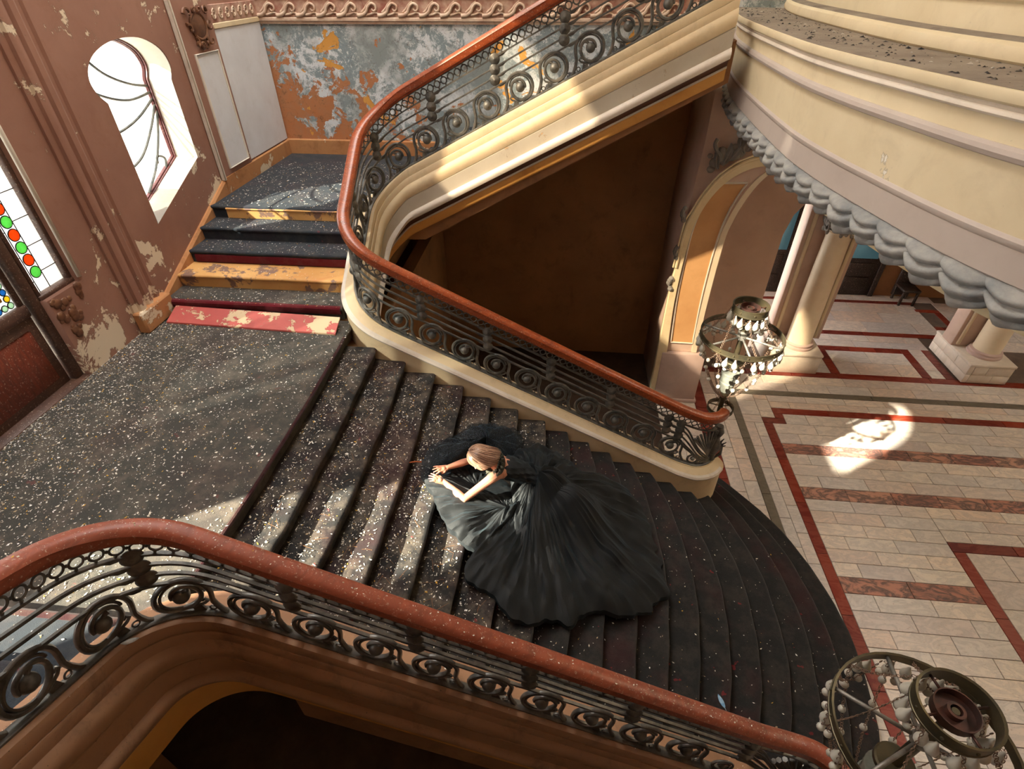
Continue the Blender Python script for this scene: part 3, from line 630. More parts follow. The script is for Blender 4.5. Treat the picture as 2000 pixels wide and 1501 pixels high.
# ================================================================== UPPER FLIGHTS (the far one in view, its twin under the photographer)
for mir in (False, True):
    sy = (lambda y: 2 * YC - y) if mir else (lambda y: y)
    root = empty('upper_flight', (0, sy(8.4), ZL2), 'upper flight of steps climbing along the near wall to the gallery' if mir else 'upper flight of littered steps climbing along the peeling wall to the gallery', 'stairs', 'upper flights')
    for n in range(12):
        x = -2.40 + .33 * n; z = ZL2 + R * (n + 1); m = MB()
        pr = [(.36, 0), (.03, 0), (.006, -.006), (0, -.022), (.006, -.04), (.02, -.046), (.022, -R), (.36, -R)]
        y0, y1 = 7.18, 9.785
        m.grid([[(x + dx, sy(y), z + dz) for dx, dz in pr] for y in (y0, (y0 + y1) / 2, y1)], closed_u=True)
        m.f += [tuple(range(7, -1, -1)), tuple(16 + q for q in range(8))]
        part('step', m, 'carpet_blue', root, auto=50)
    m = MB(); m.grid([[(x, sy(y), z) for x, z in [(-2.45, ZL2 - .02), (1.72, ZL2 + 12.35 * R - .02), (1.72, ZL2 + 12.35 * R - .42), (-1.9, ZL2 - .34), (-2.45, ZL2 - .36)]] for y in (6.98 if not mir else 7.15, 9.785)], closed_u=True)
    m.f += [(4, 3, 2, 1, 0), (5, 6, 7, 8, 9)]
    part('soffit', m, 'dark_wall', root)
# ================================================================== CURBS AND BALUSTRADES
def rail_path(mir):
    pl = [(2.22, 5.56)] + [(2.17 - .0 + 0, 5.49), (2.08, 5.43), (1.96, 5.40), (1.80, 5.395)]
    pl = [(p.x, p.y) for p in catmull([(a, b, 0) for a, b in pl], 6)]
    pl += [(x, 5.395) for x in [1.7 - .1 * i for i in range(38)]]           # down to x = -2.0
    pl += [(-2.05 + .45 * math.cos(-PI / 2 - PI / 2 * i / 14), 5.845 + .45 * math.sin(-PI / 2 - PI / 2 * i / 14)) for i in range(15)]
    pl += [(-2.5, 5.845 + .705 * i / 8) for i in range(1, 8)]
    if mir:
        pl += [(-2.5, y) for y in (6.55, 6.8, 7.05)]
    else:
        pl += [(-2.05 + .45 * math.cos(PI - PI / 2 * i / 14), 6.55 + .45 * math.sin(PI - PI / 2 * i / 14)) for i in range(15)]
        pl += [(x, 7.0) for x in [-1.95 + .1 * i for i in range(37)]]
    L = [0]
    for a, b in zip(pl, pl[1:]): L.append(L[-1] + math.hypot(b[0] - a[0], b[1] - a[1]))
    def nearest(x, y): return min(((a - x) ** 2 + (b - y) ** 2, l) for (a, b), l in zip(pl, L))[1]
    keys = [(0, 1.16), (nearest(1.96, 5.40), 1.175), (nearest(1.7, 5.395), 1.268), (nearest(-2.0, 5.395), 3.137), (nearest(-2.5, 5.845), 3.50 if mir else 3.60), (nearest(-2.5, 6.5), 3.77 if mir else 4.06)]
    keys += [(nearest(-2.5, 7.05), 4.0)] if mir else [(nearest(-2.05, 7.0), 4.567), (L[-1], 4.567 + .51 * (L[-1] - nearest(-2.05, 7.0)))]
    pts = [(a, (2 * YC - b) if mir else b, lerp_keys(keys, l)) for (a, b), l in zip(pl, L)]
    return Path(pts, -1 if mir else 1)

# curb / stringer: bands of its moulded outer face, (outward, up) from the foot of the ironwork
B_TOP = [(-.18, -.62), (-.18, -.115), (-.195, -.105), (-.20, -.085), (-.185, -.066), (-.155, -.058), (-.12, -.03), (-.05, -.012), (-.045, 0), (.05, 0), (.075, -.004), (.085, -.03), (.085, -.095), (.07, -.10), (.07, -.62)]
B_ROLL = [(.07, -.098), (.092, -.10), (.10, -.115), (.102, -.185), (.115, -.195), (.138, -.215), (.150, -.25), (.152, -.30), (.140, -.345), (.07, -.345)]
B_FASCIA = [(.06, -.34), (.135, -.35), (.142, -.355), (.142, -.53), (.06, -.53)]
B_WHITE = [(.06, -.528), (.155, -.53), (.185, -.555), (.195, -.59), (.182, -.63), (.06, -.63)]
B_COVE = [(-.05, -.628), (.150, -.63), (.118, -.665), (.10, -.705), (-.05, -.705)]
B_BEAD = [(-.05, -.70), (.112, -.703), (.122, -.715), (.112, -.728), (-.05, -.728)]
B_OCHRE = [(-.18, -.726), (.098, -.73), (.098, -.83), (.085, -.85), (-.18, -.85)]
def curb(path, mir, s1):
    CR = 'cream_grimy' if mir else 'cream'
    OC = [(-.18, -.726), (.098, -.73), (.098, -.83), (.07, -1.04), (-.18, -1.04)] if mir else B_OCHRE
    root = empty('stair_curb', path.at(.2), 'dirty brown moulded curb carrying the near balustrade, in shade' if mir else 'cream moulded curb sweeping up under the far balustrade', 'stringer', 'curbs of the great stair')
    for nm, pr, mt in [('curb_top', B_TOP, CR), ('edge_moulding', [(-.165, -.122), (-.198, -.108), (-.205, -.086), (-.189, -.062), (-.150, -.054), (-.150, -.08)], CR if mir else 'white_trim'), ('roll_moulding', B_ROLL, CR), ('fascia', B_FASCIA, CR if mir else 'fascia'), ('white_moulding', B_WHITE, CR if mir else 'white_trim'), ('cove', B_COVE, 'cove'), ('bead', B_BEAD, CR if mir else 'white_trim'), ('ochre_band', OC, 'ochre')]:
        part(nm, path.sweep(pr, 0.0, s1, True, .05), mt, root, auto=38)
    # rounded foot of the curb
    p, T, N, B = path.frame(0.0); c = p
    ft = MB(); prof = [(.18, -1.16), (.18, -.115), (.195, -.105), (.20, -.085), (.185, -.066), (.155, -.058), (.12, -.03), (.05, -.012), (.001, -.005)]
    rows = []
    for i in range(13):
        a = PI * i / 12; dr = N * -math.cos(a) + (-T) * math.sin(a); dr.z = 0; dr.normalize()
        rows.append([c + dr * r_ + Vector((0, 0, h)) for r_, h in prof])
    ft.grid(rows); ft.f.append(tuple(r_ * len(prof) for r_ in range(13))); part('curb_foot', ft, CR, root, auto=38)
    # plain body under the lower end down to the steps
    bd = MB(); rows = []
    for i in range(60):
        d = s1 * i / 59 if False else (path.find(lambda q: abs(q.x + 1.9) + abs(q.y - path.at(1.0).y)) * i / 59)
        q = path.at(d); rows.append([path.w(d, a, h, True) for a, h in ((-.175, -.6), (.065, -.6))] + [tuple(Vector((*path.w(d, a, 0, True).xy, max(0, q.z - 1.35)))) for a in (.065, -.178)])
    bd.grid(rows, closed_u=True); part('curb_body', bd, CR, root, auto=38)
    return root

# ironwork, heights measured square to the slope
H1, H2, H3, H4, HR = .340, .440, .540, .640, .712
RAILP = [(-0.064, 0.8072), (-0.07, 0.8354), (-0.062, 0.8656), (-0.066, 0.8777), (-0.052, 0.9039), (-0.026, 0.918), (0.026, 0.918), (0.052, 0.9039), (0.066, 0.8777), (0.062, 0.8656), (0.07, 0.8354), (0.064, 0.8072), (0.045, 0.8002), (0.038, 0.78), (-0.038, 0.78), (-0.045, 0.8002)]
sc_pts = [(-.232, .012), (-.205, .030), (-.172, .066), (-.146, .105)]
for i in range(41):
    a = math.radians(172 - 560 * i / 40); t = i / 40
    rr = lerp_keys([(0, .132), (.14, .120), (.30, .124), (.47, .112), (.62, .088), (.78, .068), (1, .046)], t)
    sc_pts.append((rr * math.cos(a), .142 + rr * math.sin(a)))
def rig(path, d, n, h, hc=None):
    """a point of the ironwork: vertical lift to hc, then square to the slope"""
    if hc is None: return path.w(d, n, h, True)
    p, T, N, B = path.frame(d); return p + N * n + Vector((0, 0, hc)) + B * (h - hc * .89)
def bend(path, s0, pts, n=0.0, hc=.16): return [rig(path, s0 + a, n, b, hc) for a, b in pts]
def scroll(path, s0, parent, mt, k_=1.0):
    k_ *= 1.24; hc = .16 * k_
    m = MB(); m.tube(bend(path, s0, [(a * k_, b * k_) for a, b in sc_pts], 0, hc), [.0145 * k_] * 30 + [.0125 * k_] * (len(sc_pts) - 30), 6)
    # a second strand hugging the outer turn
    m.tube(bend(path, s0, [(math.cos(math.radians(150 - 250 * i / 20)) * .098 * k_, (.142 + .098 * math.sin(math.radians(150 - 250 * i / 20))) * k_) for i in range(21)], 0, hc), .008 * k_, 5)
    # curl, ring and leaf in the lower corner
    m.tube(bend(path, s0, [(-.02 * k_, .030 * k_), (-.07 * k_, .040 * k_), (-.115 * k_, .075 * k_), (-.125 * k_, .098 * k_), (-.108 * k_, .108 * k_), (-.098 * k_, .094 * k_)], 0, hc), .009 * k_, 5)
    c, T, N, B = path.frame(s0 - .150 * k_); m.torus(rig(path, s0 - .158 * k_, 0, .034 * k_, hc), .017 * k_, .005 * k_, N, 12, 5)
    lf = [(-.135, .012), (-.10, .058), (-.088, .040), (-.060, .040), (-.075, .012)]
    m.grid([[rig(path, s0 + a * k_, n, b * k_, hc) for a, b in lf] for n in (-.007, .007)], closed_u=True); o = len(m.v) - 10; m.f += [tuple(o + q for q in range(5)), tuple(o + 9 - q for q in range(5))]
    s_ = part('scroll', m, mt, parent, auto=60)
    b = MB(); p = rig(path, s0 + .004, 0, .140 * k_, hc); b.ball((0, 0, 0), .043 * k_, 14, 8, (1, 1, 1)); b.v = [tuple(Vector(v) + p) for v in b.v]
    b.tube([p + B * .03 * k_, p + B * .052 * k_ - T * .012, p + B * .062 * k_ - T * .028], .012 * k_, 6)
    part('bud', b, mt, s_, smooth=True)
boss_prof = [(.0, .034), (.008, .033), (.013, .027), (.022, .027), (.028, .021), (.035, .021), (.041, .015), (.048, .015), (.054, .008), (.061, .005), (.062, 0), (.061, -.005), (.054, -.008), (.048, -.015), (.041, -.015), (.035, -.021), (.028, -.021), (.022, -.027), (.013, -.027), (.008, -.033), (.0, -.034)]
boss_me = {}
def boss(path, d, parent, mt):
    p, T, N, B = path.frame(d)
    if mt not in boss_me:
        boss_me[mt] = MB().lathe((0, 0, 0), boss_prof, 18, (0, 1, 0), caps=False).mesh('boss', True)
    for hv in (.415, .520, .624):
        c = p + Vector((0, 0, hv)); Tx = Vector((N.y, -N.x, 0))
        mx = Matrix(((Tx.x, N.x, 0, c.x), (Tx.y, N.y, 0, c.y), (0, 0, 1, c.z), (0, 0, 0, 1)))
        link('boss', boss_me[mt], mt, parent, mx)
    m = MB()                                            # leaf-shaped clasps on the bars beside the bosses
    for h in (H1, H2, H3, H4):
        for sgn in (1,):
            s0 = d + .05
            q = [(0, -.008), (.02, -.024), (.06, -.03), (.085, -.018), (.13, -.006), (.13, .008), (0, .008)]
            o = len(m.v); m.grid([[path.w(s0 + a, n, h + b, True) for a, b in q] for n in (-.006, .006)], closed_u=True); m.f += [tuple(o + t for t in range(7)), tuple(o + 13 - t for t in range(7))]
    part('clasp', m, mt, parent)
ring_me = {}
def rings(path, s0, s1, parent, mt, pitch=.0925):
    if mt not in ring_me:
        m = MB().torus((0, 0, 0), .0345, .0075, (0, 1, 0), 18, 6)
        for c in ((0, 0, .048), (0, 0, -.047), (.0462, 0, 0)): m.ball(c, .0105, 6, 4)
        ring_me[mt] = m.mesh('ring', True)
    n = int((s1 - s0) / pitch)
    for i in range(n):
        d = s0 + (s1 - s0) * (i + .5) / n; p, T, N, B = path.frame(d); c = p + Vector((0, 0, HR))
        mx = Matrix(((T.x, N.x, B.x, c.x), (T.y, N.y, B.y, c.y), (T.z, N.z, B.z, c.z), (0, 0, 0, 1))); link('ring', ring_me[mt], mt, parent, mx)

def balustrade(mir):
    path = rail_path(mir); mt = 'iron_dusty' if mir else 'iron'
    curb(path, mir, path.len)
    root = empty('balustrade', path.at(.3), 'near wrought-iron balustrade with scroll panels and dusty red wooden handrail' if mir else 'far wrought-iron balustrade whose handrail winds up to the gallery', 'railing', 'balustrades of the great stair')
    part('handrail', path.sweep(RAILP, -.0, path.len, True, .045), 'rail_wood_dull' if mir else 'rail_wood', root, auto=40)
    part('base_plate', path.sweep([(-.034, -.004), (-.034, .014), (-.02, .022), (.02, .022), (.034, .014), (.034, -.004)], .05, path.len, True, .06), mt, root)
    bars0 = .66
    for h, r_ in ((H1, .0105), (H2, .0105), (H3, .0105)): part('rail_bar', path.sweep([(-r_, h - r_), (-r_ * 1.2, h), (-r_, h + r_), (r_, h + r_), (r_ * 1.2, h), (r_, h - r_)], bars0, path.len, True, .06), mt, root)
    part('rail_bar', path.sweep([(-.014, H4 - .008), (-.014, H4 + .010), (.014, H4 + .010), (.014, H4 - .008)], .12, path.len, True, .06), mt, root)
    part('top_flat', path.sweep([(-.018, .766), (-.018, .781), (.018, .781), (.018, .766)], .02, path.len, True, .06), mt, root)
    rings(path, .14, path.len - .05, root, mt)
    yb = (2 * YC - 5.395) if mir else 5.395
    s_ref = path.find(lambda q: abs(q.x - .427) + 5 * abs(q.y - yb)); pitch = .434
    n0 = int((s_ref - .72) / pitch); s = s_ref - n0 * pitch; i = -n0
    while s < path.len - .2:
        scroll(path, s, root, mt)
        if (i % 2) == 1: boss(path, s + .11, root, mt)
        s += pitch; i += 1
    sf = s_ref - n0 * pitch
    scroll(path, sf - .37, root, mt, .55)
    # newel end: the bars sweep down in an S and a shell of ribs opens above them
    boss(path, .64, root, mt)
    for q, h in enumerate((H1 - .02, H1 + .02, H2, H3, H4 - .03)):
        a = q / 4
        pts = [(.70, h), (.60, h - .01), (.50, h - .07), (.40 - .02 * a, h * .62), (.30 - .05 * a, h * .38), (.20 - .05 * a, .05 + .09 * a), (.10, .035 + .05 * a), (.03, .03 + .03 * a)]
        part('sweep_bar', MB().tube([path.w(p.x, 0, p.y, True) for p in catmull([(x, y, 0) for x, y in pts], 5)], .0135, 6), mt, root, smooth=True)
    for q in range(10):
        a = math.radians(50 + 62 * q / 9); L_ = .50 - .10 * abs(q - 4) / 5; pts = [(.13, .14), (.13 + .16 * math.cos(a) + .02, .14 + .22 * math.sin(a)), (.13 + L_ * math.cos(a), min(.62, .14 + L_ * math.sin(a)))]
        c_ = catmull([(x, y, 0) for x, y in pts], 6); m = MB().tube([path.w(p.x, 0, p.y, True) for p in c_], [.007 + .016 * t / len(c_) for t in range(len(c_))], 6); part('shell_rib', m, mt, root, smooth=True)
    m = MB(); p0 = path.w(0.0, 0, 0, True); m.lathe(p0, [(.05, 0), (.06, .03), (.045, .06), (.05, .12), (.075, .20), (.08, .27), (.055, .36), (.04, .42), (.06, .47), (.075, .52), (.06, .56), (.045, .62)], 14); part('newel_post', m, mt, root, smooth=True)
    m = MB()
    for t in range(7):
        a = t / 6 * PI - PI / 2; p, T, N, B = path.frame(0); dr = (-T * math.cos(a) + N * math.sin(a))
        m.tube([p0 + dr * .05 + Vector((0, 0, .05)), p0 + dr * .11 + Vector((0, 0, .16)), p0 + dr * .10 + Vector((0, 0, .30)), p0 + dr * .14 + Vector((0, 0, .34))], [.008, .016, .014, .006], 6)
    part('acanthus_leaf', m, mt, root, smooth=True)
    return path
path_far = balustrade(False)
path_near = balustrade(True)

# ================================================================== GALLERY BALCONY
bal_pl = [(2.2, 9.3), (2.05, 8.7), (1.93, 8.0), (1.86, 7.3), (1.82, 6.6), (1.79, 5.8), (1.78, 5.0), (1.83, 4.4), (1.91, 3.9), (2.08, 3.1), (2.33, 2.5), (2.7, 1.9), (3.2, 1.3), (3.9, .7)]
bal_path = Path([(p.x, p.y, 0) for p in catmull([(a, b, 0) for a, b in bal_pl], 8)], 1)     # T runs -Y, outward is T x Z = -X
BL = bal_path.len
def bsweep(prof, a=0.0, b=None): return bal_path.sweep(prof, a, BL if b is None else b, True, .07)
bal = empty('gallery_balcony', (2.2, 5.0, 5.0), 'cream bowed gallery balcony with dusty ledge and carved hem', 'balcony')
part('ledge', bsweep([(-.72, 6.10), (-.02, 6.10), (-.004, 6.145), (-.03, 6.152), (-.72, 6.150)]), 'ledge_dirt', bal)
part('ledge_lip', bsweep([(-.10, 6.140), (-.02, 6.148), (.004, 6.140), (.010, 6.118), (.0, 6.085), (-.018, 6.072), (-.10, 6.072)]), 'cream_clean', bal)
part('bead_moulding', bsweep([(-.12, 6.076), (-.030, 6.074), (-.022, 6.062), (-.028, 6.050), (-.020, 6.040), (-.018, 6.026), (-.028, 6.014), (-.045, 6.010), (-.12, 6.010)]), 'white_trim', bal)
part('upper_fascia', bsweep([(-.20, 6.012), (-.052, 6.012), (-.058, 5.90), (-.20, 5.90)]), 'cream_clean', bal)
part('torus_moulding', bsweep([(-.20, 5.905), (-.050, 5.905), (-.030, 5.89), (-.024, 5.868), (-.034, 5.845), (-.055, 5.836), (-.20, 5.836)]), 'grey_band', bal)
part('main_fascia', bsweep([(-.24, 5.840), (-.062, 5.840), (-.085, 5.52), (-.24, 5.52)]), 'cream_clean', bal)
part('grey_hem_band', bsweep([(-.26, 5.525), (-.084, 5.525), (-.070, 5.505), (-.072, 5.48), (-.080, 5.47), (-.082, 5.31), (-.10, 5.295), (-.26, 5.295)]), 'grey_band', bal)
part('ochre_cove', bsweep([(-.30, 5.30), (-.11, 5.30), (-.13, 5.25), (-.30, 5.22)]), 'ochre', bal)
part('beam', bsweep([(-.75, 5.32), (-.24, 5.32), (-.25, 5.16), (-.26, 5.02), (-.75, 5.02)]), 'arch_cream', bal)
part('upper_roll', bsweep([(-.95, 6.14), (-.62, 6.14), (-.595, 6.165), (-.592, 6.20), (-.605, 6.235), (-.64, 6.255), (-.95, 6.255)]), 'cream_clean', bal)
part('roll_dust', bsweep([(-.95, 6.252), (-.635, 6.252), (-.66, 6.266), (-.95, 6.270)]), 'ledge_dirt', bal)
part('parapet', bsweep([(-1.4, 6.1), (-.78, 6.1), (-.78, 6.42), (-.75, 6.44), (-.75, 6.50), (-.78, 6.52), (-.78, 7.1), (-1.4, 7.1)]), 'cream_clean', bal)
part('slab', bsweep([(-1.2, 5.35), (-.25, 5.35), (-.25, 6.12), (-1.2, 6.12)]), 'cream_clean', bal)
# carved hem: overlapping shell-like drapes, one piece each
NS = 27
for i in range(NS):
    s0 = .2 + (BL - 1.7) * i / NS; wd = (BL - 1.7) / NS * 1.28; rnd = random.Random(i * 3 + 1); rows = []
    ph = rnd.uniform(-.5, .5); dpt = rnd.uniform(.85, 1.15); NV = 20
    for a in range(19):
        u = a / 18; row = []; bow = math.sin(PI * u) ** .8; wv_ = .030 * math.sin(u * 2 * PI * 1.0 + .6)
        for b in range(NV):
            v = b / (NV - 1); drop = (.06 + .16 * bow * dpt) * v + wv_ * v
            lip = abs(math.sin(v * PI * 2.5 + .35 * math.sin(u * 7 + ph))) ** .55          # rolled lips following the swag
            flute = .018 * math.sin(u * 16 + v * 3 + ph) * max(0, v - .35)
            n = -.135 + (.035 + .085 * math.sin(PI * min(1, .12 + v * .9))) * (.35 + .65 * bow) * (.45 + .55 * lip) + flute
            row.append(bal_path.w(s0 + wd * (u - .5 + .25 * v), n, 5.305 - drop - .02 * v, True))
        back = [bal_path.w(s0 + wd * (u - .5 + .25 * (1 - v)), -.19, 5.300 - (.06 + .16 * bow * dpt) * (1 - v), True) for v in (0, .5, 1)]
        rows.append(row + back)
    m = MB(); q3 = NV + 3; m.grid(rows, closed_u=True); m.f += [tuple(range(q3 - 1, -1, -1)), tuple(18 * q3 + q for q in range(q3))]
    part('carved_drape', m, 'stucco_blue', bal, auto=80)
# fallen plaster chips on the ledge: nobody could count them
fl = MB(); rnd = random.Random(5)
for i in range(520):
    d = rnd.uniform(.2, BL - 1.5); n = rnd.uniform(-.58, -.04); c = bal_path.w(d, n, 6.153, True); r_ = rnd.choice([.004, .006, .009, .014, .02]) * rnd.uniform(.6, 1.2)
    a = rnd.uniform(0, 6.3); q = rnd.randint(4, 6)
    ps = [c + Vector((math.cos(a + 2 * PI * t / q) * r_ * rnd.uniform(.5, 1.3), math.sin(a + 2 * PI * t / q) * r_ * rnd.uniform(.4, 1), 0)) for t in range(q)]
    fl.add(ps + [c + Vector((0, 0, r_ * rnd.uniform(.25, .6)))], [(t, (t + 1) % q, q) for t in range(q)])
tag(link('plaster_chips', fl.mesh('plaster_chips'), 'chips'), 'dark chips of fallen plaster strewn on the balcony ledge', 'debris', None, 'stuff')

# ================================================================== ARCHED PIER BESIDE THE LOBBY (in the plane y = 8.3)
AY = 8.3
def fn_y(a, b, d): return (a, d, b)
outer = [(1.82, 0.0), (1.82, 2.0), (1.84, 2.75), (1.875, 3.40), (1.96, 3.70), (2.06, 3.93), (2.18, 4.12), (2.31, 4.26), (2.48, 4.38), (2.68, 4.46), (2.88, 4.505), (3.1, 4.52)]
inner = [(2.50, 1.1), (2.484, 1.62), (2.484, 2.41), (2.505, 3.2), (2.56, 3.52), (2.64, 3.79), (2.75, 4.03), (2.88, 4.21), (3.0, 4.30), (3.13, 4.35)]
mid = [(1.98, 1.1), (1.93, 2.0), (1.935, 2.75), (1.975, 3.36), (2.06, 3.68), (2.18, 3.93), (2.33, 4.12), (2.52, 4.26), (2.75, 4.34), (3.13, 4.352)]
sm = lambda L: [(p.x, p.y) for p in catmull([(a, b, 0) for a, b in L], 5)]
pier = empty('arched_pier', (2.2, 8.8, 0), 'cream arched pier with tan inset panel beside the dark recess', 'pier')
o_, i_, m_ = sm(outer), sm(inner), sm(mid)
# core wall with the side that faces the stair
core = plate('core', [(1.86, 0), (2.62, 0), (2.62, 1.1)] + [(a + .05, b - .02) for a, b in i_] + [(9.0, 4.33), (9.0, 5.25), (1.93, 5.25), (1.93, 4.6), (1.88, 3.4)], [], AY + .10, 9.82, fn_y); link('core', core, 'arch_pink', pier)
# cream archivolt, pink field, tan panel, inner rib
av = plate('archivolt', o_[0:] + [(9.0, 4.52), (9.0, 4.352)] + list(reversed(m_)) + [(1.98, 0)], [], AY - .03, AY + .12, fn_y); link('archivolt', av, 'arch_cream', pier)
fdl = plate('pink_field', m_ + list(reversed([(a - .075, b + .0) for a, b in i_[:-4]] + i_[-4:])), [], AY + .02, AY + .14, fn_y); link('pink_field', fdl, 'arch_pink', pier)
rib = plate('inner_rib', [(a - .085, b + .0) for a, b in i_] + list(reversed(i_)), [], AY + .0, AY + .5, fn_y); link('inner_rib', rib, 'column', pier)
pn = sm([(2.02, 1.29), (1.975, 2.0), (1.965, 2.57), (1.985, 3.3), (2.05, 3.68), (2.16, 4.0), (2.198, 4.085)])
pr_ = sm([(2.40, 1.285), (2.372, 2.0), (2.37, 2.59), (2.395, 3.2), (2.45, 3.60), (2.53, 3.88), (2.632, 4.097)])
pan = plate('tan_panel', pn + list(reversed(pr_)), [], AY + .012, AY + .10, fn_y); link('tan_panel', pan, 'arch_panel', pier)
bm_ = MB(); loop = pn + list(reversed(pr_)); bm_.tube([(a, AY + .008, b) for a, b in loop], .016, 6, closed=True, nrm=(0, 1, 0)); part('panel_moulding', bm_, 'white_trim', pier)
em = MB()
for off, r_ in ((0, .022), (.05, .014)): em.tube([(a - off * (.9 if b < 3.6 else .6), AY - .035, b + (0 if b < 3.4 else off * .8)) for a, b in o_[10:]], r_, 6)
part('hood_moulding', em, 'arch_cream', pier)
bs = MB().bbox((1.90, AY - .06, 0), (2.66, AY + .5, 1.09), .012); part('base_block', bs, 'pier_base', pier)
bs = MB().bbox((1.88, AY - .09, 0), (2.69, AY + .5, .07), .01); part('plinth', bs, 'pier_base', pier)
rn = random.Random(3); m = MB()                          # broken stucco cartouche over the arch
def leaf(m, c, ln, wd, ang, curl, yy, th=.03):
    rows = []
    for i in range(9):
        t = i / 8; a = ang + curl * t; x = c[0] + ln * sum(math.cos(ang + curl * q / 8) for q in range(i)) / 8; z = c[1] + ln * sum(math.sin(ang + curl * q / 8) for q in range(i)) / 8
        w_ = wd * math.sin(PI * (.12 + .86 * t)) ; nx, nz = -math.sin(a), math.cos(a)
        rows.append([(x + nx * w_, yy, z + nz * w_), (x + nx * w_ * .5, yy - th, z + nz * w_ * .5), (x, yy - th * .55, z), (x - nx * w_ * .5, yy - th, z - nz * w_ * .5), (x - nx * w_, yy, z - nz * w_)])
    m.grid(rows)
for c, ln, wd, an, cu in [((2.2, 4.35), .32, .06, 1.0, .9), ((2.25, 4.42), .36, .05, .5, 1.3), ((2.5, 4.55), .3, .06, 1.2, -1.6), ((2.45, 4.52), .34, .05, 2.2, -1.2), ((2.65, 4.6), .3, .05, 1.6, -1.0), ((2.15, 4.3), .3, .05, 2.0, -.8), ((2.7, 4.58), .32, .05, .7, 1.2)]: leaf(m, c, ln, wd, an, cu, AY - .03, .05)
m.tube([(2.1 + .06 * math.cos(t / 3), AY - .05, 4.42 + .28 * t / 12) for t in range(13)], .03, 6)
for q in range(34):
    t = rn.random(); m.ball((2.02 + .62 * t + rn.uniform(-.05, .05), AY - .02, 4.36 + .34 * t + rn.uniform(-.10, .12)), rn.uniform(.03, .075), 7, 5, (1, .6, rn.uniform(.7, 1.2)))
part('broken_stucco', m, 'plume', pier, auto=50)
for zc in (3.62, 3.0, 2.45):
    m = MB(); pc = Vector((1.80, AY - .02, zc))
    for q in range(6): m.ball((1.80 + .02 * math.cos(q), AY - .02, zc - .09 + .036 * q), rn.uniform(.032, .048), 8, 5)
    part('broken_boss', m, 'plume', pier)

# ================================================================== COLUMNS
def column(cx, label, px0, px1, py0, py1, pil):
    root = empty('column', (cx, 9.78, 0), label, 'column', 'columns of the lobby colonnade')
    # pedestal from separate marble blocks
    if pil == 1:
        part('pedestal_core', MB().box((px0 + .02, py0 + .02, 0), (px1 - .02, py1 - .02, .40)), 'grout', root)
        part('marble_block', MB().bbox((px0, py0, .0), (px1, py0 + .18, .40), .006), 'ped_marble', root)
        part('marble_block', MB().bbox((px1 - .18, py0 + .184, .0), (px1, py1, .40), .006), 'ped_marble', root); part('marble_block', MB().bbox((px0, py0 + .184, .0), (px0 + .18, py1, .40), .006), 'ped_marble', root)
    else:
        part('pedestal_core', MB().box((px0 + .02, py0 + .02, 0), (px1 - .02, py1 - .02, .40)), 'grout', root)
        for z0, z1, sh in ((0.02, .20, 0), (.205, .40, 1)):
            ys = [py0, py0 + (.42 if sh else .64), py0 + (.84 if sh else 1.02), py1]
            for a, b in zip(ys, ys[1:]): part('marble_block', MB().bbox((px0, a + .002, z0), (px0 + .1, b - .002, z1), .004), 'ped_marble', root)
            xs = [px0 + .104, px0 + (.36 if sh else .52), px1]
            for a, b in zip(xs, xs[1:]): part('marble_block', MB().bbox((a + .002, py0, z0), (b - .002, py0 + .1, z1), .004), 'ped_marble', root)
    part('pedestal_cap', MB().bbox((px0 - .012, py0 - .012, .40), (px1 + .012, py1 + .012, .455), .008), 'ped_marble', root)
    part('base_moulding', MB().lathe((cx, 9.78, .455), [(.29, 0), (.30, .02), (.30, .045), (.275, .055), (.265, .07), (.28, .085), (.282, .105), (.25, .118), (.235, .125)], 28), 'pier_base', root, smooth=True)
    part('shaft', MB().lathe((cx, 9.78, .57), [(.238, 0), (.232, .03), (.230, .4), (.226, 1.0), (.218, 1.6), (.208, 2.1), (.205, 2.28), (.222, 2.30), (.222, 2.33)], 32), 'column', root, smooth=True)
    m = MB(); z0 = 2.88                                   # capital: shells and volutes round a bell
    m.lathe((cx, 9.78, z0), [(.21, 0), (.22, .06), (.25, .15), (.30, .24), (.32, .27)], 20)
    m.bbox((cx - .33, 9.78 - .33, z0 + .27), (cx + .33, 9.78 + .33, z0 + .36), .01)
    cap = part('capital', m, 'plume', root, auto=40)
    for q in range(4):
        a = -PI / 2 + q * PI / 2; d = Vector((math.cos(a), math.sin(a), 0)); sd = Vector((-d.y, d.x, 0)); c = Vector((cx, 9.78, z0 + .14)) + d * .26
        sh = MB()
        for r_ in range(9):
            t = (r_ - 4) / 4; sh.tube([c - Vector((0, 0, .07)), c + sd * .10 * t + d * .035 + Vector((0, 0, -.01)), c + sd * .155 * t + d * .03 + Vector((0, 0, .075 - .04 * t * t))], [.006, .014, .017], 6)
        sh.torus(c + d * .01 + Vector((0, 0, .01)), .16, .018, d, 24, 6, (1, .62))
        for s_ in (-1, 1): sh.tube([c + sd * s_ * .15 + Vector((0, 0, .08 - .02 * t)) + (sd * s_ * math.cos(t * .9) + Vector((0, 0, math.sin(t * .9)))) * .045 * (1 - t / 9) for t in range(8)], .014, 6)
        for s_ in (-.7, 0, .8): sh.ball(tuple(c + sd * .12 * s_ - Vector((0, 0, .12 + .03 * abs(s_)))), .032, 8, 5, (1, 1, 1.5))
        part('shell_ornament', sh, 'plume', cap, smooth=True)
    # pilaster standing behind the shaft
    pl_ = MB().bbox((cx - .50, 10.02, .455), (cx + .52, 10.36, 3.6), .012); pl_o = part('pilaster', pl_, 'arch_pink', root)
    for sx in (-1, 1):
        x = cx + .01 + sx * .40; f_ = MB()
        f_.bbox((x - .035, 9.985, .5), (x + .035, 10.03, 3.5), .01); part('pilaster_fillet', f_, 'column', pl_o)
    return root
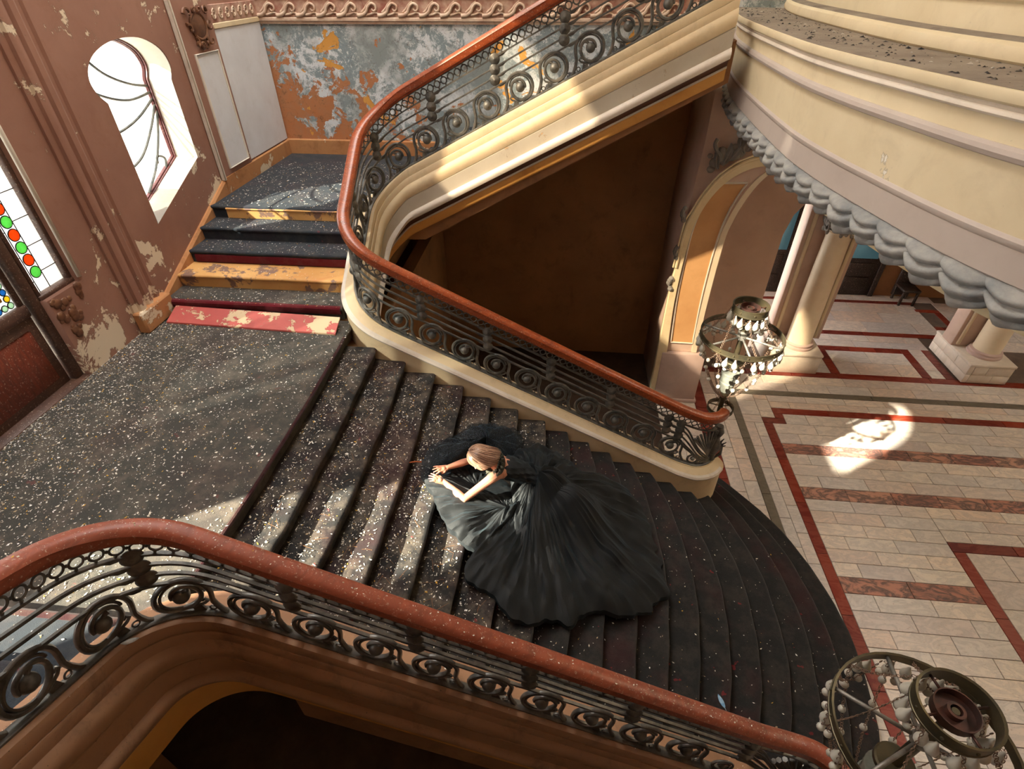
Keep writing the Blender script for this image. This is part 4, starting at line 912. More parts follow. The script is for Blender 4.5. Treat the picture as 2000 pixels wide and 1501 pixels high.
column(4.90, 'ivory round column with shell capital on white marble pedestal beside the arch', 4.33, 5.29, 9.39, 10.45, 1)
column(8.50, 'second ivory column on blocky marble pedestal, half hidden under the balcony', 8.05, 8.88, 9.345, 10.60, 2)

# ---- dark doors and bench at the back of the colonnade
def back_door(n, x0, x1, z1, gz0, gz1, label):
    root = empty('door_%d' % n, ((x0 + x1) / 2, 12.95, 0), label, 'door'); root['kind'] = 'structure'
    part('frame', MB().bbox((x0 - .12, 12.9, 0), (x0, 13.0, z1 + .12), .01).bbox((x1, 12.9, 0), (x1 + .12, 13.0, z1 + .12), .01).bbox((x0, 12.9, z1), (x1, 13.0, z1 + .12), .01), 'dark_wood', root)
    lf = part('leaf', MB().bbox((x0, 12.93, .02), (x1, 12.98, z1), .008), 'dark_wood', root)
    part('glass', MB().box((x0 + .12, 12.915, gz0), (x1 - .12, 12.932, gz1)), 'door_glow', lf)
    for a, b in ((.15, .5), (.55, gz0 - .12)): part('panel', MB().bbox((x0 + .14, 12.905, a), (x1 - .14, 12.935, b), .012), 'dark_wood', lf)
back_door(2, 5.03, 5.53, 2.7, 1.15, 2.5, 'dark wooden door with tall pale glass seen through the narrow arch')
back_door(3, 6.85, 7.70, 2.3, 1.0, 1.75, 'dark wooden door with blue-lit glass behind the column')
bn = empty('bench', (8.42, 12.7, 0), 'dark upright wooden bench against the shaded wall', 'bench')
part('seat', MB().bbox((8.22, 12.45, .36), (8.62, 12.9, .42), .01), 'dark_wood', bn); part('backrest', MB().bbox((8.22, 12.86, .1), (8.62, 12.92, 1.0), .01), 'dark_wood', bn)
for x in (8.24, 8.56):
    for y in (12.47, 12.84): part('leg', MB().bbox((x, y, 0), (x + .05, y + .05, .37), .005), 'dark_wood', bn)
# ================================================================== WINDOW WALL: OPENINGS, MOULDINGS, PANELS
def keyhole_window(n, outline, label):
    root = empty('window_%d' % n, (-5.38, sum(a for a, b in outline) / len(outline), 4.1), label, 'window'); root['kind'] = 'structure'
    # white reveal lining the thickness of the wall
    rv = MB(); rv.grid([[(x, a, b) for a, b in outline] for x in (-5.448, -5.004)], closed_u=True)
    inner_ = [(a + (.012 if a < sum(q[0] for q in outline) / len(outline) else -.012), b) for a, b in outline]
    rv.grid([[(x, a, b) for a, b in inner_] for x in (-5.448, -5.004)], closed_u=True); part('reveal', rv, 'white_trim', root)
    part('frame', MB().tube([(-5.36, a, b) for a, b in inner_], .034, 8, closed=True, nrm=(1, 0, 0)), 'maroon', root)
    part('frame_bead', MB().tube([(-5.315, a + (.01 if a < sum(q[0] for q in outline) / len(outline) else -.01), b) for a, b in inner_], .014, 6, closed=True, nrm=(1, 0, 0)), 'maroon', root)
    gl = plate('pane', inner_, [], -5.372, -5.366, lambda a, b, d: (d, a, b)); link('pane', gl, 'glass_hazy', root)
    return root
k1 = keyhole_window(1, keyhole, 'keyhole-shaped window with white reveal and maroon frame in brown wall')
for n_, (ol, lb) in enumerate([(near_win, 'clear arched window in the brown wall on the near side'), (near_upper, 'small upper arched window on the near side'), (ocu, 'round window high on the near side')]):
    wr_ = empty('window_%d' % (5 + n_), (-5.3, ol[0][0], ol[0][1]), lb, 'window'); wr_['kind'] = 'structure'
    part('frame', MB().tube([(-5.40, a, b_) for a, b_ in ol], .03, 6, closed=True, nrm=(1, 0, 0)), 'maroon', wr_); link('pane', plate('pane', ol, [], -5.405, -5.40, lambda a, b_, d: (d, a, b_)), 'glass_clear', wr_)
for n_, (ol, lb) in enumerate([(upper_win, 'tall upper window above the keyhole window'), (mid_win, 'wide upper window above the entrance door')]):
    wr_ = empty('window_%d' % (8 + n_), (-5.3, ol[0][0], ol[0][1]), lb, 'window'); wr_['kind'] = 'structure'
    part('frame', MB().tube([(-5.40, a, b_) for a, b_ in ol], .03, 6, closed=True, nrm=(1, 0, 0)), 'maroon', wr_); link('pane', plate('pane', ol, [], -5.405, -5.40, lambda a, b_, d: (d, a, b_)), 'glass_dusty', wr_)
for (a0, pts) in [(0, [(7.26, 5.42), (6.9, 5.50), (6.55, 5.66), (6.28, 5.92)]), (1, [(7.24, 5.36), (6.8, 5.34), (6.4, 5.45), (6.04, 5.66)]), (2, [(7.24, 5.30), (6.85, 5.14), (6.45, 5.06), (6.06, 5.06)]), (3, [(7.24, 5.25), (6.98, 4.98), (6.62, 4.72), (6.2, 4.62)]), (4, [(7.24, 5.2), (7.05, 4.86), (6.80, 4.55), (6.5, 4.32)]), (5, [(6.95, 4.44), (7.03, 4.60), (6.90, 4.66), (6.86, 4.58)])]:
    part('grille_bar', MB().tube([(-5.345, p.x, p.y) for p in catmull([(a, b, 0) for a, b in pts], 6)], .016, 6), 'iron', k1)

# door with stained glass and the tall side light
door = empty('door_1', (-5.2, YC, ZL), 'wooden entrance door with red-brown lower panel and stained glass', 'door'); door['kind'] = 'structure'
DX = -5.14
part('door_post', MB().bbox((DX - .09, 4.10, ZL - .03), (DX + .07, 4.20, 6.7), .012), 'frame_wood', door); part('door_post', MB().bbox((DX - .09, 2.92, ZL - .03), (DX + .07, 3.02, 6.7), .012), 'frame_wood', door)
part('threshold', MB().bbox((-5.47, 2.90, ZL - .12), (-5.0, 4.22, ZL + .015), .006), 'frame_wood', door)
lf = part('leaf', MB().bbox((DX - .05, 3.03, ZL), (DX + .0, 4.09, 3.98), .008), 'frame_wood', door)
part('kick_panel', MB().bbox((DX - .02, 3.14, ZL + .1), (DX + .018, 4.00, 3.82), .02), 'door_wood', lf)
part('stile', MB().bbox((DX - .05, 4.03, 3.98), (DX + .01, 4.09, 6.6), .01), 'frame_wood', door); part('stile', MB().bbox((DX - .05, 3.03, 3.98), (DX + .01, 3.09, 6.6), .01), 'frame_wood', door)
part('lock_rail', MB().bbox((DX - .06, 3.03, 3.93), (DX + .03, 4.09, 4.055), .014), 'frame_wood', door)
part('pane', MB().box((DX - .028, 3.09, 4.05), (DX - .022, 4.03, 6.6)), 'glass_frost', door)
rm = {}
def roundel(y, z, r_, gm, parent, x):
    if (r_, gm) not in rm: rm[(r_, gm)] = MB().lathe((0, 0, 0), [(0.0, .010), (r_ * .3, .012), (r_ * .8, .009), (r_, .004), (r_, -.004), (0, -.004)], 20, (1, 0, 0), caps=False).mesh('roundel', True)
    o = link('roundel', rm[(r_, gm)], gm, parent, Matrix.Translation((x, y, z)))
    c = ('lead', r_)
    if c not in rm: rm[c] = MB().torus((0, 0, 0), r_, .0055, (1, 0, 0), 20, 5).mesh('lead_ring', True)
    lo = bpy.data.objects.new('lead_ring', rm[c]); 
    if len(rm[c].materials) == 0: rm[c].materials.append(M['lead'])
    col.objects.link(lo); lo.parent = o; lo.location = (0.003, 0, 0); return o
seq = ['glass_pale', 'glass_yellow', 'glass_blue', 'glass_pale', 'glass_blue', 'glass_yellow', 'glass_pale']
for i in range(24): roundel(3.985, 4.10 + .067 * i, .030, seq[i % 7], door, DX - .015)
for i in range(1, 13): roundel(3.985 - .067 * i, 4.10, .030, seq[(i + 2) % 7], door, DX - .015)
part('bevel_strip', MB().bbox((DX - .03, 3.915, 4.16), (DX - .015, 3.945, 6.5), .004), 'tread_wood', door)
sw = MB()
for cy, cz, r_ in ((3.82, 4.28, .10), (3.70, 4.42, .13), (3.80, 4.62, .12), (3.62, 4.25, .09), (3.72, 4.85, .13)):
    for f_ in (1, .72, .45): sw.torus((DX - .018, cy, cz + r_ * (1 - f_) * .4), r_ * f_, .005, (1, 0, 0), 22, 5)
part('lead_tracery', sw, 'lead', door)
for cy, cz, r_ in ((3.82, 4.28, .045), (3.70, 4.42, .06), (3.80, 4.62, .055), (3.62, 4.25, .04), (3.72, 4.85, .06)): roundel(cy, cz, r_, 'glass_pale', door, DX - .016)
side = empty('window_2', (-5.2, 4.4, 4.03), 'leaded side light with a row of green and orange glass roundels', 'window'); side['kind'] = 'structure'
SX = -5.12
part('frame', MB().bbox((SX - .06, 4.20, 4.03), (SX + .05, 4.245, 6.7), .01), 'frame_wood', side); part('frame', MB().bbox((SX - .06, 4.61, 4.03), (SX + .05, 4.655, 6.7), .01), 'frame_wood', side); part('frame', MB().bbox((SX - .06, 4.20, 4.02), (SX + .06, 4.655, 4.075), .01), 'frame_wood', side)
part('bead', MB().tube([(SX + .115, 4.665, 4.07), (SX + .115, 4.665, 6.7)], .022, 8), 'white_trim', side)
part('pane', MB().box((SX - .024, 4.245, 4.075), (SX - .018, 4.61, 6.7)), 'glass_frost', side)
for i in range(20): roundel(4.365, 4.262 + .1245 * i, .056, ['glass_green', 'glass_orange'][i % 2], side, SX - .010)
ld = MB()
for y in (4.302, 4.428): ld.tube([(SX - .014, y, 4.075), (SX - .014, y, 6.7)], .005, 5)
for i in range(11):
    z = 4.185 + .249 * i; ld.tube([(SX - .014, 4.245, z), (SX - .014, 4.302, z)], .0045, 5); ld.tube([(SX - .014, 4.428, z + .06), (SX - .014, 4.61, z + .06)], .0045, 5)
part('lead_came', ld, 'lead', side)
mir_side = empty('window_3', (-5.2, 2.7, 4.03), 'matching leaded side light on the near side of the door', 'window'); mir_side['kind'] = 'structure'
part('frame', MB().bbox((SX - .06, 2.47, 4.03), (SX + .05, 2.92, 4.075), .01), 'frame_wood', mir_side); part('pane', MB().box((SX - .024, 2.50, 4.075), (SX - .018, 2.90, 6.7)), 'glass_frost', mir_side)
# rubble where the plaster has dropped off below the side light
rb = MB(); rn = random.Random(11)
for i in range(46):
    y = rn.uniform(4.22, 4.58); z = rn.uniform(3.55, 4.0); 
    if (y - 4.22) > (z - 3.45) * .9: continue
    rb.ball((-4.998, y, z), rn.uniform(.025, .06), 7, 5, (.35, 1, 1))
part('exposed_rubble', rb, 'gilt_brown', wall_left)

def trim(n, mb, mat, label, auto=40):
    o = part('trim_%d' % n, mb, mat, None, auto=auto) if False else link('trim_%d' % n, mb.mesh('trim', False, auto), mat); return tag(o, label, 'trim', None, 'structure')
def vmould(y0, prof, z0, z1):
    m = MB(); m.grid([[(-5.0 + d, y0 + a, z) for a, d in prof] for z in (z0, z1)], closed_u=True); return m
P1 = [(0, -.01), (0, .03), (.03, .05), (.05, .05), (.06, .085), (.10, .10), (.15, .085), (.16, .045), (.20, .045), (.22, .075), (.27, .085), (.31, .06), (.33, .03), (.38, .03), (.40, .055), (.44, .055), (.46, .02), (.48, -.01)]
trim(1, vmould(5.06, P1, 3.33, HT), 'wall_brown', 'tall fluted brown pilaster moulding between door and keyhole window')
trim(2, MB().bbox((-5.0, 5.03, ZL), (-4.87, 5.60, 3.40), .02), 'skirting', 'crumbling plaster foot of the fluted pilaster moulding')
# skirting that climbs with the corner steps, then runs level
sk = MB(); a0, a1 = 5.50, 7.58
sk.grid([[(-5.0 + d, y, z) for d, z in ((-.01, zb), (.045, zb), (.045, zt - .03), (.025, zt), (-.01, zt))] for y, zb, zt in ((5.50, 3.10, 3.30), (7.58, 3.75, 4.16))], closed_u=True)
sk.f += [(4, 3, 2, 1, 0), (5, 6, 7, 8, 9)]
o = link('baseboard_left', sk.mesh('baseboard_left'), 'skirting'); tag(o, 'sloping tan skirting beside the five corner steps', 'baseboard', None, 'structure')
sk = MB().bbox((-5.0, 7.58, ZL2 - .02), (-4.95, 9.84, 4.19), .01); o = link('baseboard_corner', sk.mesh('baseboard_corner'), 'skirting'); tag(o, 'low mottled skirting below the white wall panels', 'baseboard', None, 'structure')
sk = MB().bbox((-5.0, 9.77, ZL2 - .02), (-2.3, 9.84, 4.20), .012); o = link('baseboard_back', sk.mesh('baseboard_back'), 'skirting'); tag(o, 'orange stained skirting along the foot of the peeling wall', 'baseboard', None, 'structure')
# panelling in the corner
pil = MB().bbox((-5.0, 7.60, 4.18), (-4.955, 8.43, HT), .01); trim(3, pil, 'wall_brown', 'flat brown pilaster with grey inset panel and cartouche')
trim(4, MB().bbox((-5.0, 7.56, 4.15), (-4.93, 7.605, HT), .012), 'white_trim', 'narrow cream moulding at the edge of the brown pilaster')
gp = MB().bbox((-4.96, 7.80, 4.28), (-4.945, 8.33, 5.69), .004); o = link('wall_panel_grey', gp.mesh('g'), 'wall_white'); o.name = 'trim_5'; tag(o, 'pale grey inset panel on the brown pilaster', 'panel', None, 'structure')
fr = MB().tube([(-4.945, 7.79, 4.27), (-4.945, 8.34, 4.27), (-4.945, 8.34, 5.70), (-4.945, 7.79, 5.70)], .018, 6, closed=True, nrm=(1, 0, 0)); part('panel_moulding', fr, 'white_trim', o)
gp = MB().bbox((-5.0, 8.46, 4.21), (-4.975, 9.80, 5.93), .006); o = link('trim_6', gp.mesh('trim_6'), 'wall_white'); tag(o, 'large white wall panel beside the peeling corner', 'panel', None, 'structure')
gp = MB().bbox((-5.0, 8.44, 5.93), (-4.96, 9.80, 6.00), .01); trim(7, gp, 'cream', 'tan rail above the white wall panel')
fl_ = MB().bbox((-5.0, 8.44, 6.0), (-4.97, 9.80, 6.21), .006); fo = trim(8, fl_, 'frieze_red', 'flaking floral frieze strip above the white panel')
rn = random.Random(21)
for i in range(7):
    y = 8.54 + .18 * i; m = MB(); 
    for s_ in (0, 1): m.tube([(-4.965, y + (.055 - .004 * t) * math.cos(t * .7 + s_ * PI), 6.105 + (.07 - .006 * t) * math.sin(t * .7 + s_ * PI)) for t in range(9)], [.014 - .001 * t for t in range(9)], 5)
    part('floral_scroll', m, 'frieze_wave', fo, smooth=True)
# bronze-brown cartouche
ca = empty('cartouche', (-4.95, 8.06, 5.98), 'carved brown rococo cartouche at the head of the pilaster', 'ornament')
m = MB(); ov = [(-4.945, 8.06 + .17 * math.cos(2 * PI * t / 24), 6.0 + .15 * math.sin(2 * PI * t / 24)) for t in range(24)]
m.tube(ov, .022, 6, closed=True, nrm=(1, 0, 0)); part('rim', m, 'gilt_brown', ca, smooth=True)
part('shield', MB().ball((-4.95, 8.06, 6.0), .16, 18, 10, (.22, 1, .9)), 'gilt_brown', ca, smooth=True)
for s_ in (-1, 1):
    for q, (dy, dz, r_, tw) in enumerate([(.20, .15, .07, 5), (.23, -.02, .06, 6), (.17, -.17, .07, 5), (.06, .19, .05, 5), (.05, -.20, .05, 5)]):
        pts = [(-4.94 + .004 * t, 8.06 + s_ * (dy + (r_ * (1 - t / 12)) * math.cos(t * .55 + q)), 6.0 + dz + (r_ * (1 - t / 12)) * math.sin(t * .55 + q)) for t in range(11)]
        part('scroll_leaf', MB().tube(pts, [.024 - .0016 * t for t in range(11)], 6), 'gilt_brown', ca, smooth=True)

# frieze of running waves on the peeling wall
fz = MB().bbox((-5.0, 9.80, 5.99), (2.2, 9.84, 6.30), .005); fz_o = trim(9, fz, 'frieze_red', 'plaster frieze of running waves along the peeling wall')
cm = MB(); cm.grid([[(x, 9.84 - d, z) for d, z in ((0, 5.90), (.03, 5.90), (.035, 5.93), (.06, 5.945), (.06, 5.975), (.045, 5.99), (0, 5.99))] for x in (-5.0, 2.2)], closed_u=True); part('lower_moulding', cm, 'frieze_wave', fz_o)
cm = MB(); cm.grid([[(x, 9.84 - d, z) for d, z in ((0, 6.215), (.05, 6.215), (.06, 6.23), (.05, 6.30), (0, 6.30))] for x in (-5.0, 2.2)], closed_u=True); part('upper_moulding', cm, 'frieze_wave', fz_o)
wv = MB()
wv.tube([(p.x, -.018, p.y) for p in catmull([(-.17, .012, 0), (-.09, .02, 0), (-.02, .06, 0), (.01, .12, 0), (.07, .165, 0), (.13, .14, 0), (.135, .09, 0), (.095, .07, 0), (.07, .10, 0)], 4)], [.030 - .0006 * t for t in range(33)], 6)
wv.tube([(p.x, -.012, p.y) for p in catmull([(-.10, .05, 0), (-.04, .10, 0), (.0, .15, 0), (.06, .195, 0)], 4)], [.018 - .0008 * t for t in range(13)], 5)
wv.tube([(p.x, -.012, p.y) for p in catmull([(-.02, .02, 0), (.05, .03, 0), (.11, .05, 0), (.17, .03, 0)], 4)], [.018 - .0005 * t for t in range(13)], 5)
wme = wv.mesh('wave', True)
for i in range(22): link('wave', wme, 'frieze_wave', fz_o, Matrix.Translation((-4.82 + .325 * i, 9.80, 6.0)))

# pale terrace outside the windows
struct('floor_terrace', MB().box((-60, -30, 2.6), (-5.45, 40, 2.9)), 'terrace', 'pale sunlit terrace outside the windows', 'floor')

# ================================================================== LAMP STANDARDS at the foot of the stair
drop_me = {}
def lamp(cx, cy, label, seed):
    rn = random.Random(seed); root = empty('lamp_standard', (cx, cy, 1.7), label, 'lamp', 'lamp standards at the foot of the stair'); A = Vector((cx, cy, 0))
    P = lambda r_, a, z: (cx + r_ * math.cos(a), cy + r_ * math.sin(a), z)
    part('pole', MB().lathe((cx, cy, 1.70), [(.05, 0), (.045, .05), (.032, .10), (.032, .42), (.05, .43), (.055, .50), (.045, .58), (.034, .60), (.034, 1.40), (.05, 1.42), (.05, 1.48), (.02, 1.5), (.02, 1.78)], 16), 'brass', root, smooth=True)
    def band(z, r_, h, t, nm, mt):
        m = MB().lathe((cx, cy, z), [(r_ - t, 0), (r_ + .004, -.004), (r_ + .004, .008), (r_, .010), (r_, h - .010), (r_ + .004, h - .008), (r_ + .004, h + .004), (r_ - t, h), (r_ - t, 0)], 40, caps=False); o = part(nm, m, mt, root, auto=30)
        n = max(8, int(r_ * 40)); rv = MB()
        for q in range(n): rv.ball(P(r_ + .002, 2 * PI * q / n, z + h / 2), .010, 6, 4)
        part('rivets', rv, mt, o)['kind'] = 'stuff'; return o
    band(1.95, .165, .05, .012, 'base_ring', 'brass'); band(3.06, .48, .065, .010, 'wide_ring', 'brass'); band(3.44, .20, .085, .010, 'top_ring', 'brass')
    for q in range(3): part('ring_arm', MB().tube([P(.03, 2.1 * q + .4, 2.0), P(.16, 2.1 * q + .4, 1.97)], .009, 6), 'brass', root)
    part('glass_cylinder', MB().lathe((cx, cy, 2.28), [(.085, 0), (.10, .01), (.102, .12), (.112, .125), (.112, .145), (.104, .15), (.108, .26), (.118, .27), (.118, .30), (.10, .30)], 24), 'cylinder_glass', root, smooth=True)
    part('perforated_disc', MB().lathe((cx, cy, 2.68), [(.02, 0), (.10, .005), (.115, .02), (.115, .05), (.105, .06), (.02, .065)], 24), 'brass', root, auto=40)
    part('hub', MB().lathe((cx, cy, 3.05), [(.03, 0), (.055, .01), (.06, .03), (.05, .06), (.05, .10), (.06, .105), (.055, .13), (.02, .135)], 16), 'steel', root, auto=40)
    for q in range(6): part('spoke', MB().tube([P(.05, PI / 3 * q + .5, 3.09), P(.475, PI / 3 * q + .5, 3.09)], .013, 8), 'steel', root)
    sp = part('socket_plate', MB().lathe((cx, cy, 3.44), [(.11, .0), (.112, .06), (.106, .06), (.104, .012), (.045, .012), (.045, .05), (.030, .05), (.030, .012), (.004, .012)], 24), 'copper_plate', root, auto=40)
    for q in range(4): part('plate_arm', MB().tube([P(.105, PI / 2 * q + .2, 3.475), P(.198, PI / 2 * q + .2, 3.475)], .008, 6), 'copper_plate', root)
    # hanging glass drops: flat pears and beads
    if not drop_me:
        drop_me['pear'] = MB().lathe((0, 0, 0), [(.0, -.140), (.022, -.130), (.034, -.108), (.035, -.090), (.026, -.064), (.013, -.035), (.008, -.012), (.0, 0)], 12, caps=False).mesh('glass_drop', True)
        drop_me['bead'] = MB().ball((0, 0, -.026), .025, 10, 7, (1, 1, 1.1)).mesh('glass_bead', True)
    def drop(kind, p, nm): 
        mx = Matrix.Translation(p) @ Matrix.Rotation(rn.uniform(-.12, .12), 4, 'X') @ Matrix.Rotation(rn.uniform(-.12, .12), 4, 'Y'); link(nm, drop_me[kind], 'milk_glass', root, mx)
    lk = MB()
    def chain(a, b, sag, beads=()):
        a, b = Vector(a), Vector(b); L = (b - a).length + sag * .6; n = max(4, int(L / .021)); pv = None
        for t in range(n + 1):
            u = t / n; p = a.lerp(b, u) - Vector((0, 0, sag * 4 * u * (1 - u)))
            if pv is not None:
                d = (p - pv).normalized(); ax = d.cross(Vector((0, 0, 1)) if t % 2 else Vector((1, .3, .2))).normalized()
                lk.torus((p + pv) / 2, .0115, .0026, ax, 8, 4)
            pv = p
            if t in beads: drop('bead', p, 'glass_bead')
    for q in range(26):
        a = 2 * PI * q / 26 + rn.uniform(-.06, .06)
        if rn.random() < .86: drop('pear', Vector(P(.47, a, 3.05)), 'glass_drop')
        if q % 2 == 0: chain(P(.475, a, 3.06), P(.475, a + .06, 2.93), 0); drop('bead', Vector(P(.475, a + .06, 2.92)), 'glass_bead')
    for q in range(14): drop('pear', Vector(P(.195, 2 * PI * q / 14 + rn.uniform(-.1, .1), 3.43)), 'glass_drop')
    for q in range(7):
        a = 2 * PI * q / 7; chain(P(.20, a, 3.44), P(.47, a + .35, 3.10), .06); chain(P(.195, a, 3.42), P(.195, a + .9, 3.42), .10, (6,))
    for q in range(10):
        a = 2 * PI * q / 10 + .2; chain(P(.47, a, 3.05), P(.06, a + .5, 2.20), .16, (5, 13, 22)); 
    for q in range(8):
        a = 2 * PI * q / 8; chain(P(.47, a, 3.05), P(.47, a + .75, 3.05), .17, (7, 14)); 
    for q in range(5): chain(P(.05, 1.26 * q, 2.15), P(.15, 1.26 * q, 1.99), .01)
    o = link('chain', lk.mesh('chain', True), 'chain', root); o['kind'] = 'stuff'
    return root
lamp(2.20, 5.70, 'ringed brass lamp standard with glass drops behind the far handrail end', 4)
lamp(2.22, 1.42, 'ringed brass lamp standard with glass drops at the bottom corner, nearest camera', 9)

# ================================================================== WOMAN IN A BLACK GOWN lying on the steps
def stair_plane(x): return 3.135 - .4755 * (x + 2.48)
person = empty('person', (-.2, 3.9, 2.2), 'woman in a spreading black gown lying face down across the carpeted steps', 'person')
V3 = lambda *a: Vector(a)
def remesh(mb, name, vox, smooth_it=6):
    me = mb.mesh(name); ob = bpy.data.objects.new(name, me); col.objects.link(ob)
    md = ob.modifiers.new('r', 'REMESH'); md.mode = 'VOXEL'; md.voxel_size = vox; md.use_smooth_shade = True
    s_ = ob.modifiers.new('s', 'SMOOTH'); s_.factor = .5; s_.iterations = smooth_it
    dg = bpy.context.evaluated_depsgraph_get(); dg.update(); out = bpy.data.meshes.new_from_object(ob.evaluated_get(dg))
    bpy.data.objects.remove(ob)
    for p in out.polygons: p.use_smooth = True
    return out
head = V3(-.735, 3.850, 2.645); neck = V3(-.585, 3.850, 2.570); chest = V3(-.44, 3.895, 2.470); waist = V3(-.235, 3.945, 2.335); hip = V3(.02, 3.95, 2.20)
shR = V3(-.555, 3.715, 2.520); shL = V3(-.60, 3.985, 2.530); elR = V3(-.826, 3.440, 2.462); wrR = V3(-1.045, 3.560, 2.555); elL = V3(-.862, 3.905, 2.515); wrL = V3(-1.045, 3.725, 2.585)
b = MB()
def limb(pts, rad): 
    c = catmull(pts, 6); r_ = []
    for i in range(len(c)): r_.append(lerp_keys([(q * 6, rad[q]) for q in range(len(rad))], i))
    b.tube(c, r_, 12); b.ball(tuple(c[0]), r_[0] * .98, 12, 7); b.ball(tuple(c[-1]), r_[-1] * .98, 12, 7)
limb([neck + V3(.03, 0, -.01), chest, waist, hip, hip + V3(.06, 0, -.04)], [.075, .110, .092, .085, .07])
b.ball(tuple((chest + shR) / 2), .075, 12, 8); b.ball(tuple((chest + shL) / 2), .075, 12, 8)
limb([head + V3(.03, 0, -.02), (head + neck) / 2, neck, chest], [.06, .054, .056, .08])
limb([chest + V3(-.03, -.04, .0), shR, shR.lerp(elR, .35), elR.lerp(shR, .12), elR], [.06, .056, .047, .039, .036])
limb([elR, elR.lerp(wrR, .3), elR.lerp(wrR, .75), wrR], [.037, .040, .030, .0235])
limb([chest + V3(-.03, .04, .0), shL, shL.lerp(elL, .4), elL], [.06, .055, .046, .036]); limb([elL, elL.lerp(wrL, .3), elL.lerp(wrL, .75), wrL], [.036, .039, .030, .0235])
limb([hip + V3(0, 0, -.03), hip + V3(.20, -.06, -.18), hip + V3(.42, -.14, -.30)], [.07, .06, .045]); limb([hip + V3(0, 0, -.03), hip + V3(.20, .05, -.18), hip + V3(.42, .02, -.30)], [.07, .06, .045])
# head with brow, nose, chin and ear, turned down towards the steps
b.ball(tuple(head), .098, 20, 14, (1.02, .86, .92)); fwd = V3(-.30, -.55, -.62).normalized(); upv = V3(-.85, .35, .2).normalized(); upv = (upv - fwd * upv.dot(fwd)).normalized(); sd = fwd.cross(upv)
b.ball(tuple(head + fwd * .055 - upv * .045), .060, 14, 9); b.ball(tuple(head + fwd * .085 - upv * .078), .026, 10, 7); b.tube([head + fwd * .088 + upv * .02, head + fwd * .118 - upv * .028], [.009, .015], 8)
for s_ in (-1, 1): b.ball(tuple(head + fwd * .075 + sd * .036 + upv * .024), .018, 8, 6) if s_ > 0 else b.ball(tuple(head + fwd * .075 - sd * .036 + upv * .024), .018, 8, 6); b.ball(tuple(head + sd * s_ * .086 - upv * .01), .022, 8, 6, (.8, .6, 1.2))
b.ball(tuple(head + fwd * .094 - upv * .052), .016, 8, 6)
# hands: palm, four fingers and a thumb, laid over one another
nails = MB()
def hand(wr, d, side_, up_, curl, spread):
    d = d.normalized(); up_ = (up_ - d * up_.dot(d)).normalized(); sv = d.cross(up_) * side_
    palm = wr + d * .048
    for q in range(-2, 3): b.tube([wr + sv * .008 * q, palm + sv * .0145 * q + d * .035], [.016, .0135], 10)
    b.ball(tuple(palm + d * .038), .018, 10, 7); b.ball(tuple(palm), .030, 12, 8, (1, 1, .7))
    for q, (ln, o) in enumerate([(.066, -.030), (.076, -.010), (.072, .010), (.056, .029)]):
        r0 = palm + d * .036 + sv * o; dd = (d + sv * spread * (q - 1.5) * .5).normalized(); c1 = r0 + dd * ln * .45 + up_ * .008; c2 = c1 + (dd - up_ * curl).normalized() * ln * .32; c3 = c2 + (dd - up_ * curl * 1.9).normalized() * ln * .28
        b.tube([r0 - d * .01, r0.lerp(c1, .5) + up_ * .005, c1, c1.lerp(c2, .5), c2, c3], [.0098, .0090, .0092, .0083, .0081, .0062], 9); b.ball(tuple(c3), .0066, 8, 5)
        nails.ball(tuple(c3 + up_ * .0045 - dd * .002), .0052, 8, 5, (1.1, .9, .5))
    r0 = wr + d * .022 - sv * .020; c1 = r0 + (d * .8 - sv * .7).normalized() * .036; c2 = c1 + (d * 1.0 - sv * .2 - up_ * .25).normalized() * .036
    b.tube([r0, c1, c2], [.014, .0108, .0072], 9); b.ball(tuple(c2), .0074, 8, 5)
hand(wrR, V3(-.092, -.005, .045), -1, V3(.3, -.2, .9), .35, .28)
hand(wrL, V3(-.092, -.078, .040), 1, V3(.3, -.2, .9), .30, .30)
bm_e = remesh(b, 'body', .0046, 5); link('body', bm_e, 'skin', person); part('fingernails', nails, 'nail', person, smooth=True)
# bodice: a close shell round the torso, open back, with gathered seams
bo = MB(); c_ = catmull([chest + V3(-.035, .0, .008), chest, chest.lerp(waist, .5), waist, hip + V3(-.12, 0, .05)], 5); rows = []
for i, p in enumerate(c_):
    t = (c_[min(i + 1, len(c_) - 1)] - c_[max(0, i - 1)]).normalized(); u = V3(0, 1, 0) - t * t.y; u.normalize(); v = t.cross(u)
    rr = lerp_keys([(0, .118), (5, .124), (10, .116), (15, .110), (20, .118)], i)
    rows.append([p + (u * math.cos(2 * PI * q / 40) * 1.10 + v * math.sin(2 * PI * q / 40) * .92) * (rr + .006 * math.sin(q * 2.1 + i * .8) + .004 * math.sin(q * 5 + i)) for q in range(40)])
bo.grid(rows, closed_u=True); part('bodice', bo, 'bodice', person, smooth=True)
# ruffle collar round the neck and shoulder
tc = (neck - chest).normalized(); u0 = V3(0, 1, 0) - tc * tc.y; u0.normalize(); v0 = tc.cross(u0)
for ly, (c0, rr0, hh) in enumerate([(neck + V3(.020, -.012, .004), .088, .034), (neck + V3(.045, -.016, -.004), .104, .030)]):
    rf = MB(); rows = []; n = 170
    for j in range(5):
        t = j / 4; row = []
        for q in range(n):
            a = 2 * PI * q / n; wv_ = math.sin(q * .93 + 2.2 * math.sin(q * .13 + ly) + ly * 2)
            row.append(c0 + tc * (hh * (t - .5) * 2 + .010 * t * math.cos(q * .93 + ly)) + (u0 * math.cos(a) * 1.16 + v0 * math.sin(a)) * (rr0 - .006 + .030 * t + .021 * t * wv_))
        rows.append(row)
    rf.grid(rows, closed_u=True); rfo = link('ruffle_collar', rf.mesh('ruffle_collar', True), 'ruffle', person); md = rfo.modifiers.new('t', 'SOLIDIFY'); md.thickness = .004
